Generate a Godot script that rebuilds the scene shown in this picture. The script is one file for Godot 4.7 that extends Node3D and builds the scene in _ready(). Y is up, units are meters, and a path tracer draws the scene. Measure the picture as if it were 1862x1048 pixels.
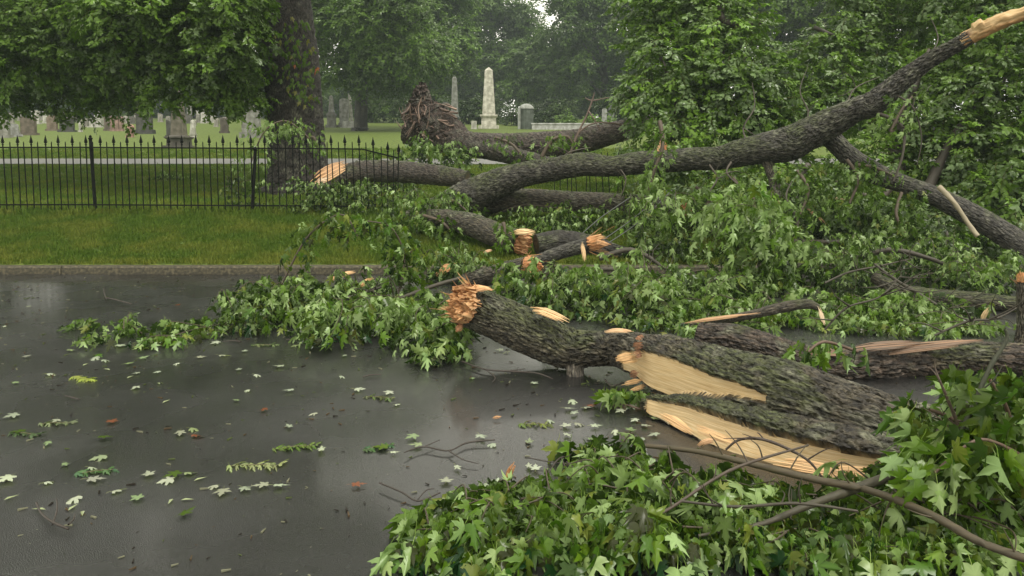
extends Node3D
# A storm-felled maple lying across a wet road, a cemetery with an iron fence behind it.
# y up, metres; the road runs along x, the camera looks towards -z.

const F := 1400.0          # focal length of the reference frame in its own pixels (1862 x 1048)
const EYE := Vector3(0, 1.6, 0)
const PITCH := 0.0803
var rng := RandomNumberGenerator.new()
var n3 := FastNoiseLite.new()
var ridge := FastNoiseLite.new()
var names := {}
var M := {}
var leaf_hi: Array = []
var leaf_lo: Array = []
var spray_near: Array = []
var spray_far: Array = []
var cam_basis := Basis(Vector3.RIGHT, -PITCH)

# ---------------------------------------------------------------- helpers: naming
func numbered(called: String) -> String:
	if not names.has(called):
		names[called] = 0
		return called
	names[called] += 1
	return "%s_%03d" % [called, names[called]]

func thing(called: String, label: String, category: String, at_: Vector3 = Vector3.ZERO, group: String = "") -> Node3D:
	var o := Node3D.new()
	o.name = numbered(called)
	add_child(o)
	o.position = at_
	o.set_meta("label", label)
	o.set_meta("category", category)
	if group:
		o.set_meta("group", group)
	return o

func mi(called: String, mesh: Mesh, m: Material, parent: Node3D, xf: Transform3D = Transform3D()) -> MeshInstance3D:
	var o := MeshInstance3D.new()
	o.mesh = mesh
	if m:
		o.material_override = m
	if parent == self:
		o.name = numbered(called)
		add_child(o)
	else:
		o.name = called
		parent.add_child(o, true)
	o.transform = xf
	return o

func struct(called: String, mesh: Mesh, m: Material, label: String) -> MeshInstance3D:
	var o := mi(called, mesh, m, self)
	o.set_meta("kind", "structure")
	o.set_meta("label", label)
	return o

# world points are given to the parent's local frame by subtracting its origin (things are never turned)
func loc(parent: Node3D, p: Vector3) -> Vector3:
	return p - parent.position if parent != self else p

func multi(called: String, mesh: Mesh, m: Material, parent: Node3D, xs: Array, cols: Array, stuff: bool) -> MultiMeshInstance3D:
	var mm := MultiMesh.new()
	mm.transform_format = MultiMesh.TRANSFORM_3D
	mm.use_colors = true
	mm.mesh = mesh
	mm.instance_count = xs.size()
	var off := parent.position if parent != self else Vector3.ZERO
	for i in xs.size():
		var t: Transform3D = xs[i]
		t.origin -= off
		mm.set_instance_transform(i, t)
		mm.set_instance_color(i, cols[i])
	var o := MultiMeshInstance3D.new()
	o.multimesh = mm
	o.material_override = m
	if parent == self:
		o.name = numbered(called)
		add_child(o)
	else:
		o.name = called
		parent.add_child(o, true)
	if stuff:
		o.set_meta("kind", "stuff")
	return o

# ---------------------------------------------------------------- helpers: places
func hgt(x: float, d: float) -> float:     # height of the ground at distance d from the eye's plane
	var k := [[10.5, 0.11], [10.9, 0.125], [14.2, 0.555], [18.0, 0.80], [24.0, 1.12], [28.0, 1.40], [34.0, 1.95], [40.0, 2.5], [50.0, 3.2], [60.0, 3.95], [80.0, 5.4], [100.0, 6.6], [150.0, 8.6], [260.0, 11.0]]
	if d < 10.5:
		return 0.0
	for i in k.size() - 1:
		if d < k[i + 1][0]:
			var t: float = (d - k[i][0]) / (k[i + 1][0] - k[i][0])
			return lerpf(k[i][1], k[i + 1][1], t)
	return 11.0

func at(px: float, py: float, d: float) -> Vector3:
	var v := cam_basis * Vector3((px - 931.0) / F, -(py - 398.0) / F, -1.0)
	return EYE + v * (d / -v.z)

func gd(px: float, py: float) -> float:    # distance at which the ground is met
	var d := 2.0
	while d < 220.0:
		var p := at(px, py, d)
		if p.y <= hgt(p.x, d):
			return d
		d *= 1.004
	return 220.0

func gp(px: float, py: float) -> Vector3:
	var d := gd(px, py)
	var p := at(px, py, d)
	return Vector3(p.x, hgt(p.x, d), -d)

func rv() -> Vector3:
	while true:
		var v := Vector3(rng.randf_range(-1, 1), rng.randf_range(-1, 1), rng.randf_range(-1, 1))
		var l := v.length()
		if l < 1.0 and l > 0.05:
			return v / l
	return Vector3.UP

func lin(r: float, g: float, b: float) -> Color:
	return Color(r, g, b)

func srgb(r: float, g: float, b: float) -> Color:
	return Color(r, g, b).linear_to_srgb()

# ---------------------------------------------------------------- helpers: meshes
func commit(v: PackedVector3Array, uv: PackedVector2Array, col: PackedColorArray, idx: PackedInt32Array, smooth: bool = true) -> ArrayMesh:
	var a := []
	a.resize(Mesh.ARRAY_MAX)
	a[Mesh.ARRAY_VERTEX] = v
	if uv.size():
		a[Mesh.ARRAY_TEX_UV] = uv
	if col.size():
		a[Mesh.ARRAY_COLOR] = col
	a[Mesh.ARRAY_INDEX] = idx
	var nn := PackedVector3Array()
	nn.resize(v.size())
	for i in range(0, idx.size(), 3):
		var p := v[idx[i]]
		var c := (v[idx[i + 2]] - p).cross(v[idx[i + 1]] - p)
		nn[idx[i]] += c
		nn[idx[i + 1]] += c
		nn[idx[i + 2]] += c
	for i in nn.size():
		nn[i] = nn[i].normalized() if nn[i].length_squared() > 1e-20 else Vector3.UP
	a[Mesh.ARRAY_NORMAL] = nn
	var m := ArrayMesh.new()
	m.add_surface_from_arrays(Mesh.PRIMITIVE_TRIANGLES, a)
	return m

class Soup:      # flat-shaded triangle collector
	var v := PackedVector3Array()
	var c := PackedColorArray()
	func tri(a: Vector3, b: Vector3, d: Vector3, col: Color) -> void:
		v.append(a); v.append(b); v.append(d)
		c.append(col); c.append(col); c.append(col)
	func quad(a: Vector3, b: Vector3, d: Vector3, e: Vector3, col: Color) -> void:
		tri(a, b, d, col)
		tri(a, d, e, col)
	func bar(a: Vector3, b: Vector3, ra: float, rb: float, side: Vector3, col: Color, n: int = 4) -> void:
		var t := (b - a).normalized()
		var x := (side - t * side.dot(t)).normalized()
		var y := t.cross(x)
		for k in n:
			var p := TAU * (k + 0.5) / n
			var q := TAU * (k + 1.5) / n
			var u := x * cos(p) + y * sin(p)
			var w := x * cos(q) + y * sin(q)
			quad(a + u * ra, a + w * ra, b + w * rb, b + u * rb, col)
			tri(a, a + w * ra, a + u * ra, col)
			tri(b, b + u * rb, b + w * rb, col)
	func box(o: Vector3, s: Vector3, col: Color, top: Vector2 = Vector2.ONE) -> void:   # base centre o, size s, top scaled
		var h := [Vector3(-s.x, 0, -s.z) / 2, Vector3(s.x, 0, -s.z) / 2, Vector3(s.x, 0, s.z) / 2, Vector3(-s.x, 0, s.z) / 2]
		for k in 4:
			var a: Vector3 = h[k]
			var b: Vector3 = h[(k + 1) % 4]
			var c2 := Vector3(a.x * top.x, s.y, a.z * top.y)
			var d := Vector3(b.x * top.x, s.y, b.z * top.y)
			quad(o + a, o + b, o + d, o + c2, col)
		quad(o + Vector3(h[0].x * top.x, s.y, h[0].z * top.y), o + Vector3(h[1].x * top.x, s.y, h[1].z * top.y), o + Vector3(h[2].x * top.x, s.y, h[2].z * top.y), o + Vector3(h[3].x * top.x, s.y, h[3].z * top.y), col)
		quad(o + h[0], o + h[3], o + h[2], o + h[1], col)
	func lathe(o: Vector3, prof: Array, n: int, col: Color, sx: float = 1.0, sz: float = 1.0) -> void:
		for i in prof.size() - 1:
			for k in n:
				var p := TAU * k / n
				var q := TAU * (k + 1) / n
				var r0: float = prof[i][0]
				var r1: float = prof[i + 1][0]
				var y0: float = prof[i][1]
				var y1: float = prof[i + 1][1]
				quad(o + Vector3(cos(p) * r0 * sx, y0, sin(p) * r0 * sz), o + Vector3(cos(q) * r0 * sx, y0, sin(q) * r0 * sz), o + Vector3(cos(q) * r1 * sx, y1, sin(q) * r1 * sz), o + Vector3(cos(p) * r1 * sx, y1, sin(p) * r1 * sz), col)
	func done() -> ArrayMesh:
		var a := []
		a.resize(Mesh.ARRAY_MAX)
		a[Mesh.ARRAY_VERTEX] = v
		a[Mesh.ARRAY_COLOR] = c
		var nn := PackedVector3Array()
		nn.resize(v.size())
		for i in range(0, v.size(), 3):
			var q := (v[i + 2] - v[i]).cross(v[i + 1] - v[i])
			q = q.normalized() if q.length_squared() > 1e-20 else Vector3.UP
			nn[i] = q; nn[i + 1] = q; nn[i + 2] = q
		a[Mesh.ARRAY_NORMAL] = nn
		var m := ArrayMesh.new()
		m.add_surface_from_arrays(Mesh.PRIMITIVE_TRIANGLES, a)
		return m

func spline(ks: Array, n: int) -> Array:      # Catmull-Rom through [Vector3, radius] keys, n points in all
	var out := []
	var m := ks.size() - 1
	for i in n:
		var u := float(i) / (n - 1) * m
		var k: int = mini(int(u), m - 1)
		var t := u - k
		var a: Vector3 = ks[maxi(k - 1, 0)][0]
		var b: Vector3 = ks[k][0]
		var c: Vector3 = ks[k + 1][0]
		var d: Vector3 = ks[mini(k + 2, m)][0]
		var p := b.cubic_interpolate(c, a, d, t)
		var ra: float = ks[k][1]
		var rb: float = ks[k + 1][1]
		out.append([p, lerpf(ra, rb, t * t * (3.0 - 2.0 * t))])
	return out

func px_path(ks: Array) -> Array:             # [px, py, distance, radius in px] -> [Vector3, radius in m]
	var out := []
	for k in ks:
		out.append([at(k[0], k[1], k[2]), k[3] * k[2] / F])
	return out

# a limb: ridged bark tube. cut: {"lo":[..],"hi":[..],"mid","depth","from","to"} opens the tube to bare wood.
# returns [bark mesh, wood mesh or null]
func limb(ks: Array, nseg: int, nsub: int, o: Dictionary) -> Array:
	var amp: float = o.get("amp", 0.008)
	var moss: float = o.get("moss", 0.35)
	var sd: float = o.get("seed", 0.0)
	var fr: float = o.get("fr", 1.0)
	var lump: float = o.get("lump", 0.05)
	var cuts: Array = o.get("cuts", [])
	var base_c: Color = o.get("color", lin(0.125, 0.108, 0.074))
	var pts := spline(ks, nsub)
	var v := PackedVector3Array()
	var uv := PackedVector2Array()
	var col := PackedColorArray()
	var ib := PackedInt32Array()
	var iw := PackedInt32Array()
	var wood := PackedByteArray()
	var s := 0.0
	for i in nsub:
		var p: Vector3 = pts[i][0]
		var r: float = pts[i][1]
		var t: Vector3 = (Vector3(pts[mini(i + 1, nsub - 1)][0]) - Vector3(pts[maxi(i - 1, 0)][0])).normalized()
		if i > 0:
			s += p.distance_to(pts[i - 1][0])
		var ref := Vector3.BACK if absf(t.dot(Vector3.BACK)) < 0.9 else Vector3.UP
		var f := (ref - t * ref.dot(t)).normalized()
		var up := t.cross(f)
		if up.y < 0.0:
			up = -up
		if absf(t.y) > 0.75:
			up = f.cross(t)
		var w := float(i) / (nsub - 1)
		for j in nseg + 1:
			var th := TAU * (j % nseg) / nseg
			if th > PI:
				th -= TAU
			var cx := cos(th) * r
			var cy := sin(th) * r
			var rr := r * (1.0 + lump * n3.get_noise_3d(cx * 4.0 + sd, cy * 4.0, s * 3.0 + sd * 7.0))
			var is_wood := false
			for c in cuts:
				if w > c.from and w < c.to:
					var e: float = (w - c.from) / (c.to - c.from)
					var jag := 5.0 * n3.get_noise_2d(s * 60.0 + sd, 5.0) + 3.0 * n3.get_noise_2d(s * 200.0, 9.0)
					var lo := deg_to_rad(lerp_list(c.lo, e) + jag)
					var hi := deg_to_rad(lerp_list(c.hi, e) + jag * 0.6)
					if th > lo and th < hi:
						var dd := cos(th - deg_to_rad(c.mid))
						var cr: float = r * c.depth / maxf(dd, 0.12)
						if cr < rr:
							rr = cr + 0.0022 * n3.get_noise_2d(th * r * 260.0, s * 9.0 + 40.0)
							is_wood = true
			if not is_wood:
				var wx := n3.get_noise_3d(cx * 11.0, cy * 11.0, s * 7.0 + sd) * 0.03
				var q := absf(ridge.get_noise_3d((cx + wx) * 26.0 * fr, (cy + wx) * 26.0 * fr, s * 6.0 * fr + sd * 3.0))
				var q2 := absf(ridge.get_noise_3d((cx - wx) * 55.0 * fr + 31.0, (cy + wx) * 55.0 * fr, s * 17.0 * fr + sd))
				rr += amp * (0.4 - exp(-q * 7.0) * 1.5 - exp(-q2 * 8.0) * 0.7)
			v.append(p + f * cos(th) * rr + up * sin(th) * rr)
			uv.append(Vector2(float(j) / nseg * roundf(maxf(r * 9.0, 1.0)), s * 0.9))
			wood.append(1 if is_wood else 0)
			if is_wood:
				var g := 1.0 + 0.22 * n3.get_noise_2d(th * r * 160.0, s * 5.0)
				col.append(lin(0.76 * g, 0.60 * g, 0.365 * g))
			else:
				var a := n3.get_noise_3d(cx * 9.0 + 50.0, cy * 9.0, s * 9.0 + sd)
				var b := n3.get_noise_3d(cx * 34.0, cy * 34.0 + 20.0, s * 34.0 + sd)
				var k := base_c * (1.0 + 0.35 * a)
				var ms := clampf((a * 1.3 + b * 0.8 + moss - 0.35) * 3.0, 0.0, 1.0) * clampf(0.4 + sin(th), 0.0, 1.0)
				k = k.lerp(lin(0.092, 0.116, 0.034), ms * 0.8)
				var lich := clampf((b * 1.6 - a * 0.5 - 0.34) * 5.0, 0.0, 1.0)
				k = k.lerp(lin(0.25, 0.25, 0.185), lich * 0.65)
				k.a = 1.0
				col.append(k)
	for i in nsub - 1:
		for j in nseg:
			var a := i * (nseg + 1) + j
			var b := a + 1
			var c := a + nseg + 1
			var d := c + 1
			var nw := wood[a] + wood[b] + wood[c] + wood[d]
			var q := PackedInt32Array([a, c, b, b, c, d])
			# keep faces turned outwards whichever way the frame is handed
			var mid: Vector3 = pts[i][0]
			var fn := (v[c] - v[a]).cross(v[b] - v[a])
			if fn.dot(v[a] - mid) > 0.0:
				q = PackedInt32Array([a, b, c, b, d, c])
			if nw >= 3:
				iw.append_array(q)
			else:
				ib.append_array(q)
	# caps
	for e in [0, nsub - 1]:
		var cc := v.size()
		v.append(pts[e][0])
		uv.append(Vector2(0.5, 0.5))
		col.append(lin(0.25, 0.16, 0.08))
		for j in nseg:
			var a: int = e * (nseg + 1) + j
			ib.append_array(PackedInt32Array([cc, a, a + 1]) if e == 0 else PackedInt32Array([cc, a + 1, a]))
	var bark := commit(v, uv, col, ib)
	var wm: ArrayMesh = null
	if iw.size():
		wm = commit(v, uv, col, iw)
	return [bark, wm]

func lerp_list(a: Array, e: float) -> float:
	var u := clampf(e, 0.0, 1.0) * (a.size() - 1)
	var k: int = mini(int(u), a.size() - 2)
	return lerpf(a[k], a[k + 1], u - k)

# thin woody stem, few sides
func twig_mesh(ks: Array, nseg: int, nsub: int, c: Color) -> ArrayMesh:
	var pts := spline(ks, nsub)
	var v := PackedVector3Array()
	var col := PackedColorArray()
	var ix := PackedInt32Array()
	for i in nsub:
		var p: Vector3 = pts[i][0]
		var r: float = pts[i][1] * (1.0 + 0.05 * sin(i * 2.3) + 0.05 * sin(i * 0.7))
		var t: Vector3 = (Vector3(pts[mini(i + 1, nsub - 1)][0]) - Vector3(pts[maxi(i - 1, 0)][0])).normalized()
		var ref := Vector3.BACK if absf(t.z) < 0.8 else Vector3.UP
		var f := (ref - t * ref.dot(t)).normalized()
		var up := t.cross(f)
		for j in nseg:
			var th := TAU * j / nseg
			v.append(p + (f * cos(th) + up * sin(th)) * r)
			col.append(c * (1.0 + 0.22 * sin(i * 1.7 + j * 2.1) * sin(i * 0.37)))
	for i in nsub - 1:
		for j in nseg:
			var a := i * nseg + j
			var b := i * nseg + (j + 1) % nseg
			ix.append_array(PackedInt32Array([a, a + nseg, b, b, a + nseg, b + nseg]))
	return commit(v, PackedVector2Array(), col, ix)

func shift(ks: Array, parent: Node3D) -> Array:
	var out := []
	for k in ks:
		out.append([loc(parent, k[0]), k[1]])
	return out

# torn end of a limb: ragged face of splinters and loose slivers round it
func torn_end(parent: Node3D, p0: Vector3, dir0: Vector3, r: float, len_: float, tone: Color, called: String = "splintered_end", slivers: int = 26) -> void:
	var p := loc(parent, p0)
	var dir := dir0.normalized()
	var ref := Vector3.UP if absf(dir.y) < 0.8 else Vector3.RIGHT
	var x := (ref - dir * ref.dot(dir)).normalized()
	var y := dir.cross(x)
	var v := PackedVector3Array()
	var col := PackedColorArray()
	var ix := PackedInt32Array()
	var nr := 12
	var ns := 54
	for i in nr + 1:
		for j in ns:
			var th := TAU * j / ns
			var q := float(i) / nr
			var rr := r * q * (0.98 + 0.05 * rng.randf())
			var cx := cos(th) * rr
			var cy := sin(th) * rr
			var h := len_ * (0.34 * n3.get_noise_3d(cx * 16.0 / r * 0.2, cy * 40.0 / r * 0.2, p0.x * 3.0) * 2.2 + 0.6 * pow(rng.randf(), 1.5) * (0.5 + q) + 0.1 + 0.4 * (1.0 - q * q) + 0.9 * absf(ridge.get_noise_3d(cx * 55.0, cy * 55.0, p0.x)) - 0.25)
			if i == nr:
				h *= 0.4
			if i == nr:
				rr = r * 1.005
			v.append(p + x * cos(th) * rr + y * sin(th) * rr + dir * h)
			var g := rng.randf_range(0.7, 1.25)
			var c := lin(0.20, 0.075, 0.028).lerp(tone, clampf(h / len_ * 2.2, 0.0, 1.0)).lerp(lin(0.60, 0.40, 0.2), clampf(h / len_ - 0.55, 0.0, 0.6)) * g
			c.a = 1.0
			col.append(c)
	for i in nr:
		for j in ns:
			var a := i * ns + j
			var b := i * ns + (j + 1) % ns
			ix.append_array(PackedInt32Array([a, a + ns, b, b, a + ns, b + ns]))
	var flat := Soup.new()
	for i in range(0, ix.size(), 3):
		flat.tri(v[ix[i]], v[ix[i + 1]], v[ix[i + 2]], col[ix[i]])
	mi(called, flat.done(), M.wood_v, parent)
	var s := Soup.new()
	for k in slivers:
		var th := rng.randf() * TAU
		var q := rng.randf_range(0.45, 1.0) * r
		var b := p + (x * cos(th) + y * sin(th)) * q - dir * 0.02
		var l := len_ * rng.randf_range(0.5, 1.7)
		var e := b + dir * l + rv() * l * 0.45 + (x * cos(th) + y * sin(th)) * l * 0.25
		var w := r * rng.randf_range(0.015, 0.06)
		var sd := rv()
		var c := tone.lerp(lin(0.56, 0.37, 0.18), rng.randf() * 0.8) * rng.randf_range(0.5, 1.15)
		c.a = 1.0
		s.bar(b, b.lerp(e, 0.6), w, w * 0.75, sd, c, 3)
		s.bar(b.lerp(e, 0.6), e, w * 0.75, 0.0015, sd, c, 3)
	mi("sliver", s.done(), M.wood_v, parent)

# a loose shard of pale wood: a bent, tapered flat plank with ragged ends
func shard_mesh(a: Vector3, b: Vector3, w: float, th: float, up: Vector3, tone: Color) -> ArrayMesh:
	var t := (b - a).normalized()
	var l := a.distance_to(b)
	var n := (up - t * up.dot(t)).normalized()
	var s := t.cross(n)
	var o := Soup.new()
	var nf := 8
	for k in nf:
		var q := (k + 0.5) / nf - 0.5
		var u0 := rng.randf_range(-0.08, 0.16) + absf(q) * 0.35
		var u1 := rng.randf_range(0.80, 1.08) - absf(q) * 0.30
		var wf := w / nf * 0.62
		var g := rng.randf_range(0.72, 1.18)
		var c := tone.lerp(lin(0.42, 0.2, 0.08), rng.randf() * 0.35) * g
		c.a = 1.0
		var last := a + t * l * u0 + s * q * w * 0.9
		var rl := wf * 0.35
		for i in 4:
			var u := lerpf(u0, u1, (i + 1) / 4.0)
			var p := a + t * l * u + s * q * w * (0.9 + 0.2 * sin(u * 4.0)) + n * (sin(u * 2.6) * w * 0.22 + th * (0.6 - 2.0 * q * q) * rng.randf_range(0.6, 1.3))
			var r := wf * rng.randf_range(0.85, 1.15) if i < 3 else 0.0012
			o.bar(last, p, rl, r, n, c, 4)
			last = p
			rl = r
	return o.done()

# ---------------------------------------------------------------- leaves
# a leaf lies in its own x-y plane, stalk at the origin, tip at +y, z its upper side
func leaf_bend(p: Vector2, curl: float, fold: float, twist: float) -> Vector3:
	return Vector3(p.x, p.y, -curl * pow(maxf(p.y - 0.15, 0.0), 1.7) - fold * absf(p.x) * (0.6 + absf(p.x)) + twist * p.x * p.y)

func maple_leaf(curl: float, fold: float, twist: float, sd: float, asym: float = 1.0) -> ArrayMesh:
	var half := [[0.0, 0.02], [0.10, -0.07], [0.27, -0.10], [0.34, -0.02], [0.43, 0.02], [0.34, 0.11], [0.26, 0.17], [0.40, 0.24], [0.50, 0.36], [0.62, 0.50], [0.45, 0.47], [0.36, 0.50], [0.27, 0.43], [0.14, 0.40], [0.15, 0.54], [0.24, 0.70], [0.14, 0.72], [0.09, 0.82], [0.04, 0.94], [0.0, 1.03]]
	var ring := []
	for p in half:
		ring.append(Vector2(p[0], p[1]))
	for i in range(half.size() - 2, 0, -1):
		ring.append(Vector2(-half[i][0] * asym * (1.0 + 0.06 * sin(sd + i)), half[i][1] + 0.025 * cos(sd * 2.0 + i)))
	var v := PackedVector3Array()
	var col := PackedColorArray()
	var ix := PackedInt32Array()
	v.append(leaf_bend(Vector2(0, 0.30), curl, fold, twist))
	col.append(lin(1.15, 1.15, 1.05))
	for i in ring.size():
		v.append(leaf_bend(ring[i], curl, fold, twist))
		var g := 0.9 + 0.14 * sin(i * 2.1 + sd)
		col.append(lin(1.35, 1.3, 1.1) if absf(ring[i].x) < 0.001 else lin(g, g, g))
	var n := ring.size()
	for i in n:
		ix.append_array(PackedInt32Array([0, 1 + (i + 1) % n, 1 + i]))
	var z := v.size()                       # stalk
	v.append_array(PackedVector3Array([Vector3(-0.012, 0.03, 0), Vector3(0.012, 0.03, 0), Vector3(0.03, -0.32, 0.05), Vector3(0.012, -0.33, 0.06), Vector3(0.07, -0.55, 0.0)]))
	for k in 5:
		col.append(lin(1.5, 1.0, 0.6))
	ix.append_array(PackedInt32Array([z, z + 1, z + 2, z, z + 2, z + 3, z + 3, z + 2, z + 4]))
	return commit(v, PackedVector2Array(), col, ix)

func small_leaf(s: Soup, xf: Transform3D, c: Color, curl: float) -> void:
	var half := [Vector2(0, 0), Vector2(0.36, 0.02), Vector2(0.60, 0.44), Vector2(0.22, 0.46), Vector2(0.25, 0.68), Vector2(0, 1.0)]
	var m := xf * leaf_bend(Vector2(0, 0.25), curl, 0.3, 0.0)
	for sd in [1.0, -1.0]:
		for i in 5:
			var a := xf * leaf_bend(Vector2(half[i].x * sd, half[i].y), curl, 0.3, 0.0)
			var b := xf * leaf_bend(Vector2(half[i + 1].x * sd, half[i + 1].y), curl, 0.3, 0.0)
			s.tri(m, b if sd > 0 else a, a if sd > 0 else b, c)

func tiny_leaf(s: Soup, xf: Transform3D, c: Color) -> void:
	var p := [Vector2(0, 0), Vector2(0.5, 0.3), Vector2(0.22, 0.62), Vector2(0, 1.0), Vector2(-0.22, 0.62), Vector2(-0.5, 0.3)]
	var m := xf * Vector3(0, 0.4, 0.1)
	for i in 6:
		s.tri(m, xf * Vector3(p[(i + 1) % 6].x, p[(i + 1) % 6].y, -0.1), xf * Vector3(p[i].x, p[i].y, -0.1), c)

# a leafy shoot: stalk along +y that droops to -z, leaves in pairs hanging from it
func spray(n: int, size: float, len_: float, sd: int, fine: bool) -> ArrayMesh:
	rng.seed = sd
	var s := Soup.new()
	var prev := Vector3.ZERO
	for i in n:
		var u := (i + 0.6) / n
		var p := Vector3(0.05 * len_ * sin(u * 5.0 + sd), len_ * u * (1.0 - 0.15 * u), -len_ * 0.35 * u * u)
		if fine:
			s.bar(prev, p, 0.006 * (1.1 - u), 0.006 * (1.0 - u) + 0.0008, Vector3.RIGHT, lin(0.75, 0.42, 0.3), 3)
		prev = p
		for sg in [-1.0, 1.0]:
			var out := Vector3(sg * rng.randf_range(0.45, 1.1), rng.randf_range(0.1, 0.9), rng.randf_range(-0.9, 0.25)).normalized()
			var nrm := (Vector3(rng.randf_range(-0.8, 0.8), rng.randf_range(-0.2, 1.0), rng.randf_range(0.2, 1.2))).normalized()
			var x := out.cross(nrm).normalized()
			nrm = x.cross(out)
			var sz := size * rng.randf_range(0.65, 1.2)
			var g := rng.randf_range(0.65, 1.35)
			var c := lin(g, g, g)
			if rng.randf() < 0.2:
				c = lin(2.3, 2.2, 2.4) * rng.randf_range(0.7, 1.15)      # pale underside turned up
			var xf := Transform3D(Basis(x * sz * rng.randf_range(0.5, 1.0), out * sz, nrm * sz), p + out * size * rng.randf_range(0.15, 0.5))
			if fine:
				small_leaf(s, xf, c, rng.randf_range(0.05, 0.6))
			else:
				tiny_leaf(s, xf, c)
	return s.done()

func green(tone: float) -> Color:      # one leaf's upper side, linear
	var a := lin(0.026, 0.051, 0.009)
	var b := lin(0.112, 0.205, 0.024)
	var c := a.lerp(b, clampf(tone, 0.0, 1.3))
	return c * rng.randf_range(0.8, 1.2)

func pale() -> Color:                  # underside of a silver-backed maple leaf
	return lin(0.24, 0.345, 0.125) * rng.randf_range(0.75, 1.25)

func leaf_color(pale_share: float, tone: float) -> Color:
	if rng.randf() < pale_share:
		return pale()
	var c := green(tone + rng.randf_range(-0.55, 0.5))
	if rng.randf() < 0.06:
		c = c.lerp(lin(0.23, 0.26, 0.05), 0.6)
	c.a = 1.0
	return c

func leaf_xf(p: Vector3, tip: Vector3, nrm: Vector3, size: float) -> Transform3D:
	var t := tip.normalized()
	var x := t.cross(nrm)
	if x.length() < 0.05:
		x = t.cross(Vector3(0.3, 0.2, 0.9))
	x = x.normalized()
	return Transform3D(Basis(x * size * rng.randf_range(0.5, 1.0), t * size, x.cross(t) * size), p)

# leaves over a mound: ellipsoid round c (on the ground) with half-axes r; returns [[Transform3D, Color, nearness], ...]
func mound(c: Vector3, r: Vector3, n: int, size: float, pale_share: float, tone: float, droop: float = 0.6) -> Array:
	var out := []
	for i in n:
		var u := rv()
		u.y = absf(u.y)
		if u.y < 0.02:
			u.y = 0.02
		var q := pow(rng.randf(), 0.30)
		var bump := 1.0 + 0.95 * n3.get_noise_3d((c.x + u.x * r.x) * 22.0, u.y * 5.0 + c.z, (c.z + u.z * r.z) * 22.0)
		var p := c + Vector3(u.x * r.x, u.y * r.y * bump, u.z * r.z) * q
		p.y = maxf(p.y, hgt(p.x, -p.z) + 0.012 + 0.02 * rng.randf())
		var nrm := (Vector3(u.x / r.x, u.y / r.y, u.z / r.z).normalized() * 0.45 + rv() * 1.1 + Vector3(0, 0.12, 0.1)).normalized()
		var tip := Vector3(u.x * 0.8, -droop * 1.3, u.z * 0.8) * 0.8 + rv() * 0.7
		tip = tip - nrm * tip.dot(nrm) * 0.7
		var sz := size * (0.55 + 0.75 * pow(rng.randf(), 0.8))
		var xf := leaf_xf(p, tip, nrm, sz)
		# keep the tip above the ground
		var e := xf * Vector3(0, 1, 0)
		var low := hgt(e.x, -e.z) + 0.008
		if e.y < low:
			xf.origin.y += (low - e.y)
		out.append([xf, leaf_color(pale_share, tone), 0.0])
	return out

# shoots that lie tumbled over a mound, leaves hanging along each; the curves are added to stems
func shoots(c: Vector3, r: Vector3, n: int, size: float, pale_share: float, tone: float, stems: Array) -> Array:
	var out := []
	var k := maxi(int(n / 13.0), 2)
	for i in k:
		var a := rng.randf() * TAU
		var b := a + rng.randf_range(-0.9, 0.9)
		var p0 := c + Vector3(cos(a) * r.x * rng.randf() * 0.7, r.y * rng.randf_range(0.35, 1.0), sin(a) * r.z * rng.randf() * 0.7)
		var p1 := c + Vector3(cos(b) * r.x * rng.randf_range(0.6, 1.2), r.y * rng.randf_range(0.1, 0.95), sin(b) * r.z * rng.randf_range(0.6, 1.15))
		var pm := p0.lerp(p1, 0.5) + Vector3(0, r.y * rng.randf_range(0.05, 0.5), 0) + rv() * 0.06
		p0.y = maxf(p0.y, hgt(p0.x, -p0.z) + 0.03)
		p1.y = maxf(p1.y, hgt(p1.x, -p1.z) + 0.03)
		var ks := [[p0, 0.0045], [pm, 0.0035], [p1, 0.0015]]
		stems.append(ks)
		var pts := spline(ks, 14)
		var along := (p1 - p0).normalized()
		var tw := tone + rng.randf_range(-0.35, 0.4)
		var pw := clampf(pale_share + rng.randf_range(-0.25, 0.3), 0.03, 0.9)
		for j in 13:
			var p: Vector3 = pts[j][0]
			var sd := -1.0 if j % 2 else 1.0
			var side := along.cross(Vector3.UP) * sd
			var tip := side * rng.randf_range(0.2, 0.9) + along * rng.randf_range(-0.1, 0.6) + Vector3(0, -rng.randf_range(0.2, 1.3), 0) + rv() * 0.3
			var nrm := (Vector3.UP * 0.6 + side * rng.randf_range(-0.2, 0.9) + rv() * 0.7).normalized()
			var sz := size * rng.randf_range(0.6, 1.25)
			var q := p + tip.normalized() * sz * 0.35 + rv() * 0.012
			q.y = maxf(q.y, hgt(q.x, -q.z) + 0.015)
			var xf := leaf_xf(q, tip, nrm, sz)
			var e := xf * Vector3(0, 1, 0)
			var low := hgt(e.x, -e.z) + 0.008
			if e.y < low:
				xf.origin.y += low - e.y
			out.append([xf, leaf_color(pw, tw), 0.0])
	return out

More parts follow.
